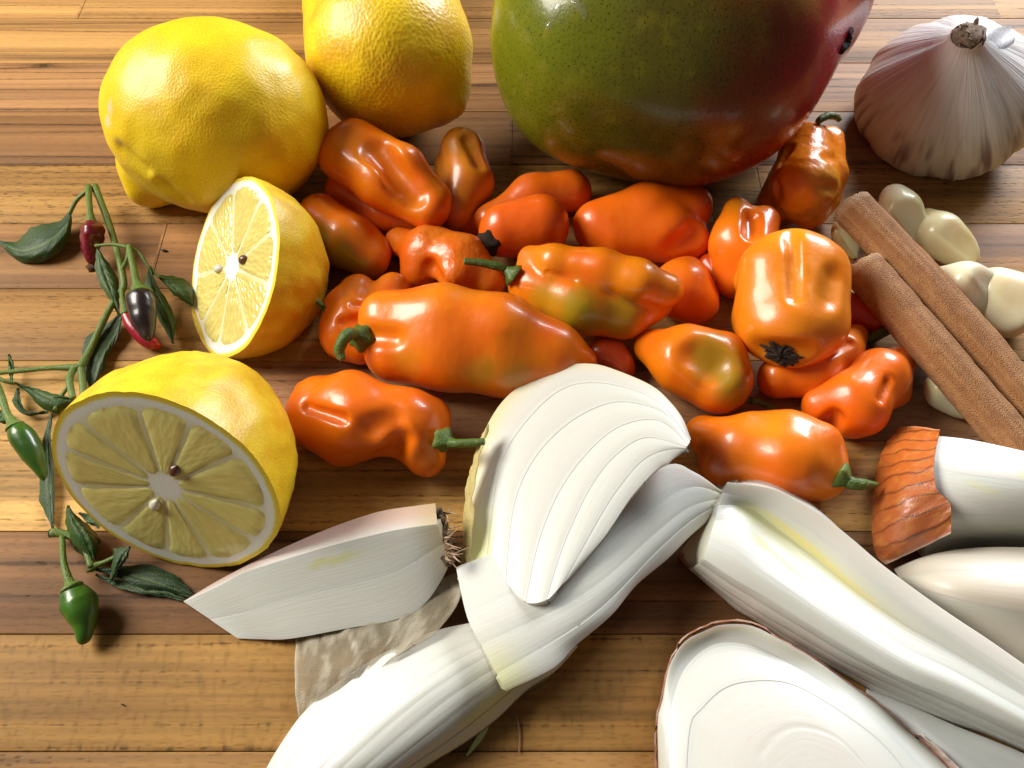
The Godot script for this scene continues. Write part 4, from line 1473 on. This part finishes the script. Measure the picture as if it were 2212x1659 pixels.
	layers(t, [
		[[1571, 1041, 18], [1659, 1054, 19], [1715, 1078, 19], [1787, 1122, 19], [1843, 1166, 19], [1904, 1218, 19], [1984, 1278, 19], [2064, 1334, 19], [2144, 1387, 19], [2290, 1490, 19]],
		[[1562, 1064, 17], [1640, 1082, 16], [1705, 1116, 16], [1780, 1165, 16.5], [1870, 1240, 17.5], [1960, 1310, 18], [2060, 1375, 18.5], [2280, 1520, 18.5]],
		[[1554, 1090, 16.5], [1615, 1096, 14], [1680, 1142, 13], [1760, 1205, 13.5], [1860, 1285, 15], [1960, 1352, 16], [2070, 1415, 17], [2270, 1540, 18]],
		[[1544, 1124, 16.5], [1598, 1128, 16.5], [1660, 1180, 15.5], [1745, 1250, 15.5], [1845, 1325, 16.5], [1955, 1398, 17], [2080, 1460, 17.5], [2258, 1560, 18]],
		[[1532, 1166, 17], [1590, 1190, 18], [1655, 1238, 18], [1740, 1297, 18], [1835, 1362, 18], [1950, 1432, 18], [2075, 1488, 18], [2245, 1578, 18]],
		rid], 60, 6, 12.0, func(u, v, p):
		var c: Color = WH * (0.985 + 0.022 * vein.get_noise_2d(v * 120.0, u * 10.0))
		var valley := soft(0.2, 0.0, absf(v - 0.44 + 0.1 * u)) * soft(0.75, 0.2, u) * soft(0.02, 0.1, u)
		c = c.lerp(YG, 0.62 * valley)
		return c.lerp(Color(0.82, 0.66, 0.12), 0.6 * (soft(0.045, 0.01, absf(v - 0.3 - 0.18 * u)) * soft(0.7, 0.4, u) * soft(0.1, 0.2, u) + soft(0.04, 0.01, absf(v - 0.62)) * soft(0.42, 0.25, u) * soft(0.1, 0.16, u))), 0.25, 0, "layer", 0.0, 1)
	layers(t, [rid, [[1500, 1226, 9], [1560, 1272, 9], [1640, 1325, 9], [1730, 1378, 9], [1830, 1436, 9], [1945, 1490, 9], [2065, 1545, 9], [2260, 1632, 9]],
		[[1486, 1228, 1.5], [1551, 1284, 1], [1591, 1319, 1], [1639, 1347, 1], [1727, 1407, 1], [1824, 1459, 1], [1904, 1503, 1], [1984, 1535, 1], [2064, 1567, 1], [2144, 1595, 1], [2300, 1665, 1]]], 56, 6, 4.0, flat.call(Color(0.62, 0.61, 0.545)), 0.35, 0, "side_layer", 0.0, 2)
	layers(t, [[[1566, 1056, 16], [1544, 1124, 15.8], [1521, 1206, 15.2]], [[1510, 1136, 1], [1470, 1196, 1], [1490, 1230, 1]]], 16, 6, 3.0, flat.call(Color(0.7, 0.68, 0.55)), 0.3, 0, "end_layer", 0.0, 2)
	loft(t, "brown_skin", [[[1480, 1186, 0.8], [1467, 1206, 0.8], [1503, 1243, 0.8], [1560, 1292, 0.8]], [[1484, 1188, 3], [1474, 1207, 3], [1508, 1240, 3], [1562, 1287, 2]]], M.onion_skin, 20, 4, 0.3, Color(0.4, 0.17, 0.09))
	# hollow shell at the bottom right
	t = thing("onion_shell", "thick white onion piece with a thin brown rim, before the long wedge at right", "onion", at(1740, 1560, 0), "onion shells")
	var rim := [[1424, 1720, 8], [1420, 1563, 12], [1430, 1515, 13], [1442, 1455, 15], [1455, 1419, 16], [1483, 1383, 17], [1523, 1363, 17], [1559, 1350, 17], [1623, 1352, 17], [1683, 1381, 17], [1763, 1427, 15], [1835, 1479, 13], [1904, 1527, 11], [1956, 1575, 9], [2008, 1619, 8], [2100, 1710, 8]]
	layers(t, [rim,
		[[1443, 1720, 14.5], [1445, 1560, 14.5], [1475, 1450, 14.5], [1540, 1392, 14.5], [1620, 1392, 14.5], [1700, 1430, 14.5], [1800, 1490, 14.5], [1900, 1560, 14.5], [2040, 1710, 14.5]],
		[[1480, 1720, 16.5], [1490, 1571, 16.5], [1515, 1531, 16.5], [1563, 1487, 16.5], [1623, 1471, 16.5], [1703, 1475, 16.5], [1783, 1515, 16.5], [1904, 1603, 16.5], [1990, 1710, 16.5]]], 64, 8, -1.0, func(u, v, p):
		var c: Color = WH * (0.98 + 0.025 * vein.get_noise_2d(v * 24.0, u * 12.0))
		return c.lerp(Color(0.72, 0.7, 0.42), 0.35 * soft(0.08, 0.0, absf(v - 0.2))), 0.3, 0, "layer", 0.1)
	loft(t, "face", [
		[[1480, 1720, 16.3], [1490, 1571, 16.3], [1515, 1531, 16.3], [1563, 1487, 16.3], [1623, 1471, 16.3], [1703, 1475, 16.3], [1783, 1515, 16.3], [1904, 1603, 16.3], [1990, 1710, 16.3]],
		[[1560, 1722, 18], [1582, 1622, 18], [1632, 1562, 18], [1720, 1540, 18], [1810, 1576, 18], [1885, 1650, 18], [1930, 1715, 18]],
		[[1640, 1724, 18.6], [1664, 1662, 18.6], [1695, 1624, 18.6], [1743, 1602, 18.6], [1815, 1622, 18.6], [1860, 1668, 18.6], [1885, 1718, 18.6]],
		[[1720, 1726, 18.8], [1760, 1690, 18.8], [1790, 1695, 18.8], [1810, 1720, 18.8]]], M.onion, 60, 30, -1.0, func(u, v, p): return WH * (0.99 + 0.01 * vein.get_noise_2d(v * 10.0, u * 8.0)), func(u, v, p): return -0.22 * soft(0.03, 0.0, absf(v - 0.6 + 0.1 * sin(u * 3.0))) * soft(0.15, 0.3, u), Vector2(0.25, 1), 0.1)
	loft(t, "brown_skin", [rim.map(func(q): return [q[0] - (3 if q[0] < 1560 else -1), q[1] - (7 if q[1] < 1400 and q[0] < 1660 else 2), q[2] - 1.0]), rim.map(func(q): return [q[0] - (3 if q[0] < 1560 else -4), q[1] - 4, 2.0])], M.onion_skin, 70, 5, 0.35, func(u, v, p): return Color(0.36, 0.13, 0.06).lerp(Color(0.62, 0.42, 0.34), soft(0.3, 0.8, vein.get_noise_2d(u * 70.0, v * 5.0) * 0.5 + 0.5)), func(u, v, p): return 0.4 * vein.get_noise_2d(u * 120.0, v * 6.0))
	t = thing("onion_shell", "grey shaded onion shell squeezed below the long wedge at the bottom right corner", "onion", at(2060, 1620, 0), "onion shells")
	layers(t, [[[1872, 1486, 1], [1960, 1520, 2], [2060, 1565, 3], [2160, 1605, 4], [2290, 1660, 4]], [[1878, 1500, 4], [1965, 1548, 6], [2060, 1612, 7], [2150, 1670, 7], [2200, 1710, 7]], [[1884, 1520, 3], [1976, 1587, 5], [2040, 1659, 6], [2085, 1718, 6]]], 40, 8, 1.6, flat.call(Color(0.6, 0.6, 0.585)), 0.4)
	loft(t, "brown_skin", [[[1976, 1586, 5.2], [2010, 1618, 6], [2045, 1655, 6.4], [2090, 1710, 6.4]], [[1990, 1588, 7.5], [2030, 1620, 8.5], [2068, 1655, 9], [2120, 1708, 9]]], M.onion_skin, 20, 6, 0.25, func(u, v, p): return Color(0.42, 0.27, 0.22).lerp(Color(0.66, 0.56, 0.5), v), func(u, v, p): return 0.5 * vein.get_noise_2d(u * 60.0, v * 4.0))
	# right edge: wedge with orange skin, and a smooth inner shell before it
	t = thing("onion_wedge", "onion wedge wearing a strip of veined orange brown skin, at the right edge", "onion", at(2090, 1090, 0), "onion wedges")
	layers(t, [
		[[2010, 940, 17], [2092, 949, 20], [2198, 971, 22], [2330, 1000, 22]],
		[[2002, 1010, 20], [2100, 1025, 23], [2220, 1040, 24.5], [2340, 1055, 24]],
		[[1998, 1105, 17], [2100, 1110, 19], [2220, 1115, 19], [2345, 1120, 18]],
		[[2000, 1212, 4], [2052, 1194, 5], [2125, 1184, 6], [2212, 1182, 6], [2340, 1185, 6]]], 40, 10, -1.0, func(u, v, p):
		var c: Color = WH * (0.985 + 0.022 * vein.get_noise_2d(v * 60.0, u * 20.0))
		c = c.lerp(Color(0.72, 0.5, 0.24), 0.5 * soft(0.06, 0.0, u) * soft(0.5, 0.1, v))
		c = c.lerp(YG, 0.75 * soft(0.1, 0.03, Vector2(u - 0.62, (v - 0.22) * 0.8).length()))
		c = c.lerp(YG, 0.4 * soft(0.05, 0.0, absf(v - 0.5 + 0.4 * (0.5 - u))) * soft(0.2, 0.3, u) * soft(0.5, 0.4, u))
		return c.lerp(Color(0.62, 0.6, 0.3), 0.3 * soft(0.6, 1.0, v)), 0.2, 0, "layer", 0.1, 1)
	var dark_lines := simplex(97, 0.4, 2)
	loft(t, "orange_skin", [
		[[1943, 921, 4], [1917, 955, 4], [1899, 995, 4], [1890, 1046, 4], [1884, 1112, 4], [1886, 1174, 4], [1895, 1203, 4], [1914, 1219, 5]],
		[[1985, 922, 12], [1952, 985, 15], [1942, 1050, 17], [1942, 1110, 17], [1952, 1165, 14], [1966, 1196, 10]],
		[[2030, 928, 18.5], [2018, 984, 22], [2018, 1028, 23], [2024, 1057, 23], [2045, 1079, 23], [2054, 1097, 23], [2054, 1152, 20]]], M.onion_skin, 110, 30, 0.35, func(u, v, p):
		var c := Color(0.5, 0.13, 0.022).lerp(Color(0.36, 0.1, 0.03), soft(0.35, 0.9, u))
		c = c.lerp(Color(0.56, 0.24, 0.05), 0.4 * soft(0.5, 0.8, 0.5 + 0.5 * dark_lines.get_noise_2d(v * 10.0, u * 30.0)))
		var g := absf(fmod(u * 9.5 + 0.25 * dark_lines.get_noise_2d(v * 5.0, u * 10.0) + 0.15 * v, 1.0) - 0.5)
		c = c.lerp(Color(0.1, 0.028, 0.012), 0.85 * soft(0.09, 0.02, g) * (0.5 + 0.5 * soft(0.1, 0.4, v)))
		return c.lerp(Color(0.66, 0.5, 0.36), 0.7 * soft(0.975, 1.0, u + 0.01 * dark_lines.get_noise_1d(v * 60.0)) + 0.5 * soft(0.015, 0.0, u)), func(u, v, p): return 0.06 * sin(u * 9.5 * TAU) + 0.25 * dark_lines.get_noise_2d(v * 8.0, u * 24.0))
	t = thing("onion_shell", "smooth cream onion shell at the right edge, below the orange skinned wedge", "onion", at(2130, 1290, 0), "onion shells")
	layers(t, [
		[[1930, 1228, 3], [1990, 1204, 9], [2052, 1189, 12], [2125, 1182, 13], [2212, 1182, 13], [2330, 1186, 12]],
		[[1940, 1244, 7], [2030, 1232, 15], [2140, 1232, 19], [2240, 1238, 20], [2345, 1248, 18]],
		[[1946, 1258, 6], [2040, 1285, 15], [2150, 1310, 19], [2260, 1330, 20], [2350, 1350, 18]],
		[[1950, 1275, 3], [2050, 1350, 4], [2150, 1420, 5], [2310, 1530, 5]]], 40, 10, -1.0, flat.call(Color(0.6, 0.54, 0.445)), 0.15, 0, "layer", 0.1)

func root_tuft(t: Node3D, x: float, y: float, mm: float, wide: float, high: float, count: int, c: Color):
	var rng := RandomNumberGenerator.new()
	rng.seed = int(x)
	var o := at(x, y, mm)
	var k := per_px(o)
	var b := Blob.new()
	b.add(at(x - wide * 0.25, y - high * 0.75, mm + 1), wide * 0.3 * k, at(x + wide * 0.3, y + high, mm - 4), wide * 0.42 * k, 0.002)
	var n := simplex(98, 0.35, 3)
	b.noise = n
	b.amp = 0.0011
	job(t, "root_plate", b, 0.9, M.dry, func(p: Vector3, nn: Vector3) -> Color: return c.lerp(Color(0.4, 0.26, 0.14), soft(0.1, 0.5, n.get_noise_3dv(p * 2000.0))))
	for i in count:
		var f := rng.randf()
		var q := at(x - wide * 0.2 + wide * 0.5 * f + rng.randf_range(-0.2, 0.3) * wide, y + (f * 1.8 - 0.75) * high, mm)
		var d := Vector3(rng.randf_range(0.1, 1.0), rng.randf_range(-0.2, 0.9), rng.randf_range(-0.5, 0.8)).normalized()
		var l := rng.randf_range(0.0015, 0.005)
		tube_world(t, "root", [v4(q, 0.00028), v4(q + d * l * 0.5 + Vector3(0, 0, rng.randf_range(-0.0006, 0.0006)), 0.0002), v4(q + d * l + Vector3(rng.randf_range(-0.001, 0.001), -0.0004, 0), 0.0001)], M.hair, Color(0.5, 0.36, 0.22).lerp(Color(0.2, 0.1, 0.05), rng.randf()), 5, 6)

# ---------------------------------------------------------------- sprigs of small chillies
func stem(t: Node3D, P: Array, called := "stem"):
	var n := simplex(99, 0.5)
	tube(t, called, P, M.stalk, func(u, v, p): return Color(0.085, 0.17, 0.02).lerp(Color(0.16, 0.24, 0.045), 0.5 + 0.5 * n.get_noise_3dv(p * 400.0)), 10, 0, 0.1, n)

func leaf(t: Node3D, mid: Array, wl: Array, wr: Array, sag: float, tone := Color(0.035, 0.085, 0.014)):
	var S := []
	for p in mid:
		S.append(Vector3(p[0], p[1], p[2]))
	S = spline(S, 16)
	var edges := [[], [], [], [], []]
	for i in S.size():
		var d: Vector3 = S[mini(i + 1, 16)] - S[maxi(i - 1, 0)]
		var side := Vector2(d.y, -d.x).normalized()
		var f := i / 16.0
		for k in 5:
			var w: float = sample(wl, f) * [1.0, 0.5, 0.0, 0.0, 0.0][k] - sample(wr, f) * [0.0, 0.0, 0.0, 0.5, 1.0][k]
			var up: float = [-sag, -sag * 0.15, 0.0, -sag * 0.15, -sag][k] * minf(1.0, absf(w) / 24.0)
			edges[k].append([S[i].x + side.x * w, S[i].y + side.y * w, maxf(S[i].z + up + 0.35 * sin(f * 9.0 + k), 0.5)])
	var n := simplex(int(mid[0][0]) + 300, 0.3, 3)
	loft(t, "leaf", edges, M.leaf, 28, 16, 0.22, func(u, v, p):
		var c := tone * (0.85 + 0.4 * (0.5 + 0.5 * n.get_noise_3dv(p * 300.0)))
		return c.lerp(Color(0.11, 0.17, 0.04), 0.75 * soft(0.035, 0.01, absf(v - 0.5))), func(u, v, p):
		return -0.35 * soft(0.05, 0.0, absf(v - 0.5)) + 0.12 * sin((u - absf(v - 0.5) * 0.7) * 40.0))

func sample(a: Array, f: float) -> float:
	var x := f * (a.size() - 1)
	var i := mini(int(x), a.size() - 2)
	return lerpf(a[i], a[i + 1], x - i)

func chilli(t: Node3D, body: Array, cap: Array, a: Color, b: Color, bump := 0.1):
	var n := simplex(int(body[0][0]) + 400, 0.14, 2)
	var n2 := simplex(int(body[0][0]) + 401, 0.08, 2)
	var pod := tube(t, "chilli", body, M.pepper, func(u, v, p): return a.lerp(b, soft(0.3, 0.7, 0.5 + 0.5 * n2.get_noise_3dv(p * 1000.0))), 28, 48, bump, n)
	tube(pod, "cap", cap, M.stalk, Color(0.12, 0.2, 0.03), 16, 14, 0.1, n)

func build_sprigs():
	var t := thing("chilli_sprig", "upper chilli sprig with wrinkled red, black and crimson pods beside the lemons", "chilli sprig", at(230, 600, 0), "sprigs of small chillies")
	stem(t, [[204, 402, 9, 8.5], [217, 434, 9, 7.5], [236, 485, 8, 7.5], [252, 539, 8, 7], [263, 583, 8, 7.5], [268, 620, 7, 7], [252, 640, 6, 7], [222, 696, 5, 7.5], [195, 756, 4, 8], [173, 794, 4, 10]])
	stem(t, [[172, 794, 4, 9], [108, 795, 4, 5.5], [36, 802, 4, 5], [-30, 808, 4, 5]])
	stem(t, [[174, 792, 4, 8], [178, 820, 4, 8], [182, 880, 4, 8]])
	stem(t, [[160, 796, 4, 7], [150, 820, 5, 8], [158, 862, 5, 7]])
	stem(t, [[150, 830, 4, 4], [130, 860, 3, 4.5], [118, 885, 3, 4]])
	stem(t, [[191, 404, 10, 7.5], [193, 440, 12, 6.5], [196, 470, 12, 7]], "stem")
	chilli(t, [[199, 484, 10, 4], [199, 490, 10, 21], [200, 505, 9.5, 27], [198, 525, 8, 23], [194, 545, 6.5, 16], [197, 562, 5, 11], [200, 572, 4, 4]], [[195, 462, 12, 7], [197, 476, 11.5, 10], [199, 486, 10.5, 18], [199, 490, 10.2, 10]], Color(0.17, 0.008, 0.018), Color(0.11, 0.006, 0.014), 0.35)
	var n := simplex(61, 0.5)
	tube(t, "dry_tip", [[199, 568, 4.5, 4], [199, 577, 3.5, 13], [201, 586, 2, 5]], M.dry, Color(0.16, 0.08, 0.03), 10, 10, 0.9, n)
	stem(t, [[198, 408, 10, 6], [181, 418, 9, 5], [163, 436, 7, 5], [149, 463, 5, 5]], "leaf_stalk")
	leaf(t, [[152, 458, 5], [138, 490, 6], [104, 520, 6], [66, 538, 4], [34, 540, 2.5], [-6, 520, 1.5]], [1, 18, 34, 36, 30, 12, 1], [1, 18, 36, 44, 34, 14, 1], 3.0, Color(0.022, 0.06, 0.01))
	stem(t, [[263, 583, 8, 5], [275, 560, 11, 5], [279, 536, 13, 6]])
	stem(t, [[277, 534, 13, 5], [244, 528, 13, 3.5], [206, 531, 12, 3.5]])
	stem(t, [[279, 532, 13, 6.5], [284, 556, 13.5, 7.5], [291, 590, 13.5, 8], [296, 618, 13.5, 9]])
	chilli(t, [[300, 630, 13, 8], [301, 636, 13, 26], [306, 656, 12.5, 31.5], [310, 686, 11.5, 27], [316, 712, 10.5, 19], [320, 730, 10, 11], [322, 738, 9.5, 3]], [[295, 610, 13.8, 9], [298, 624, 13.8, 16], [301, 633, 13.4, 28], [302, 638, 13.2, 24], [303, 640, 13, 10]], Color(0.018, 0.01, 0.008), Color(0.026, 0.016, 0.009), 0.09)
	stem(t, [[265, 615, 7, 6], [264, 640, 7, 6], [269, 668, 7, 7]])
	chilli(t, [[270, 672, 6.5, 4], [274, 682, 6, 12], [294, 712, 4.5, 16], [318, 736, 3, 16], [338, 744, 2.2, 12], [348, 746, 2, 3]], [[268, 655, 7, 5], [270, 670, 6.8, 9], [272, 677, 6.4, 12], [273, 680, 6.2, 5]], Color(0.28, 0.01, 0.025), Color(0.42, 0.012, 0.012), 0.05)
	leaf(t, [[210, 536, 12], [222, 580, 10], [240, 630, 8], [258, 684, 4]], [1, 16, 25, 12, 1], [1, 16, 18, 8, 1], 2.0, Color(0.05, 0.1, 0.025))
	stem(t, [[281, 536, 13, 4], [300, 545, 12, 3.5], [318, 572, 11, 3.5], [345, 600, 9, 3]], "leaf_stalk")
	leaf(t, [[324, 575, 11], [332, 620, 9], [352, 668, 6], [374, 742, 2]], [1, 8, 16, 20, 1], [1, 22, 24, 12, 1], 3.0)
	leaf(t, [[340, 596, 9], [366, 612, 8], [392, 634, 6], [416, 662, 3]], [1, 16, 28, 26, 4], [1, 8, 14, 10, 1], 3.0)
	leaf(t, [[262, 676, 4], [250, 716, 3.5], [220, 770, 3], [196, 838, 2.5]], [2, 10, 12, 14, 1], [1, 34, 50, 36, 4], 1.5, Color(0.022, 0.055, 0.016))
	leaf(t, [[18, 765, 5], [24, 790, 4], [24, 826, 3]], [1, 7, 1], [1, 7, 1], 0.6, Color(0.06, 0.13, 0.02))
	stem(t, [[-20, 806, 5, 6], [6, 822, 5, 5], [33, 828, 4, 4]])
	leaf(t, [[33, 828, 4], [70, 842, 4], [108, 858, 4], [160, 862, 3]], [1, 4, 10, 8, 1], [1, 10, 26, 34, 2], 2.0)
	leaf(t, [[38, 838, 3], [42, 872, 3], [62, 892, 2], [104, 890, 2]], [1, 3, 3, 2, 1], [1, 14, 8, 4, 1], 0.6)
	stem(t, [[-24, 800, 10, 9], [0, 850, 9, 9], [14, 890, 8.5, 8], [26, 912, 8, 10]])
	chilli(t, [[28, 914, 8, 8], [34, 924, 7.5, 19], [48, 944, 7, 27], [68, 976, 5.5, 25], [84, 1006, 4, 17], [94, 1030, 3, 9], [98, 1040, 2.5, 2]], [[22, 904, 8.6, 9], [27, 914, 8.4, 13], [32, 922, 8, 21], [34, 926, 7.8, 10]], Color(0.025, 0.08, 0.008), Color(0.04, 0.11, 0.01), 0.06)
	leaf(t, [[-14, 880, 3], [4, 900, 3], [30, 918, 2]], [1, 16, 2], [1, 14, 2], 1.0)
	leaf(t, [[112, 892, 4], [104, 950, 4], [108, 1040, 3], [114, 1142, 1.5]], [1, 6, 10, 8, 1], [1, 12, 20, 26, 1], 2.0, Color(0.04, 0.08, 0.03))
	t = thing("chilli_sprig", "lower chilli sprig with a stubby bright green pod near the bottom left", "chilli sprig", at(170, 1240, 0), "sprigs of small chillies")
	stem(t, [[108, 1152, 4, 9], [126, 1151, 4, 10], [150, 1158, 4, 9], [180, 1176, 4, 8], [198, 1226, 4, 8]])
	tube(t, "cut_end", [[104, 1152, 4, 3], [109, 1152, 4, 10], [113, 1152, 4, 3]], M.dry, Color(0.1, 0.09, 0.06), 10, 8)
	stem(t, [[134, 1160, 5, 6.5], [136, 1190, 7, 6.5], [139, 1222, 8, 7.5], [150, 1258, 8, 10]])
	chilli(t, [[153, 1262, 8, 8], [156, 1272, 7.5, 24], [168, 1298, 6.5, 38], [176, 1322, 6, 35], [182, 1348, 5, 25], [181, 1372, 4, 18], [178, 1386, 3.4, 12], [177, 1392, 3, 3]], [[148, 1252, 8.4, 9], [152, 1262, 8.2, 14], [156, 1271, 8, 25], [158, 1276, 7.8, 12]], Color(0.03, 0.11, 0.008), Color(0.06, 0.17, 0.015), 0.08)
	leaf(t, [[146, 1092, 9], [158, 1120, 9], [182, 1156, 8], [200, 1206, 5]], [1, 10, 20, 30, 6], [1, 20, 34, 34, 8], 5.0, Color(0.026, 0.08, 0.01))
	stem(t, [[196, 1236, 3, 8], [198, 1226, 3.5, 9], [226, 1214, 4, 5], [262, 1196, 5, 5]])
	leaf(t, [[200, 1230, 3], [270, 1240, 3], [350, 1262, 2.5], [424, 1292, 1]], [1, 14, 34, 28, 2], [1, 10, 22, 12, 1], 1.2, Color(0.02, 0.05, 0.014))
	leaf(t, [[280, 1180, 8], [264, 1206, 7], [250, 1230, 5], [236, 1258, 3]], [1, 10, 8, 3, 1], [1, 26, 16, 6, 1], 2.5, Color(0.024, 0.06, 0.012))
	leaf(t, [[170, 1108, 6], [190, 1120, 7], [214, 1140, 7]], [1, 12, 1], [1, 10, 1], 1.0, Color(0.05, 0.1, 0.03))
	leaf(t, [[206, 1242, 2], [260, 1262, 2], [330, 1278, 1.5], [400, 1296, 1]], [1, 8, 14, 10, 1], [1, 8, 10, 6, 1], 0.5, Color(0.045, 0.085, 0.03))

func build_small():
	var t := thing("onion_sliver", "tiny green sliver of onion on the wood under the front wedge", "onion", at(1030, 1600, 0))
	loft(t, "sliver", [[[1054, 1568, 1.2], [1030, 1592, 1.4], [1008, 1632, 1]], [[1056, 1572, 0.6], [1040, 1600, 0.6], [1010, 1634, 0.6]]], M.onion, 12, 4, 0.4, Color(0.5, 0.55, 0.2))
	t = thing("root_thread", "fine brown root thread lying on the wood at the bottom", "root", at(1118, 1580, 0))
	tube(t, "thread", [[1110, 1536, 0.6, 1.6], [1119, 1560, 0.8, 2.0], [1123, 1590, 0.6, 1.8], [1121, 1626, 0.6, 1.4]], M.hair, Color(0.3, 0.16, 0.09), 6, 16)
	for p in [[355, 541, "dark crumb on the wood between the chillies and the upright lemon half", 5.0], [265, 1732 - 210, "small dark crumb on the golden board at the lower left", 3.0], [1993, 53, "white crumb on the bright wood between mango and garlic", 3.0]]:
		t = thing("crumb", p[2], "crumb", at(p[0], p[1], 0))
		tube(t, "grain", [[p[0] - p[3] * 1.6, p[1] - 1, 0.3, 0.4], [p[0], p[1], 0.5, p[3] * 0.6], [p[0] + p[3] * 1.6, p[1] + 1, 0.3, 0.4]], M.hair, Color(0.7, 0.66, 0.6) if p[2].begins_with("white") else Color(0.03, 0.025, 0.015), 8, 8, 0.4, simplex(64, 0.9))
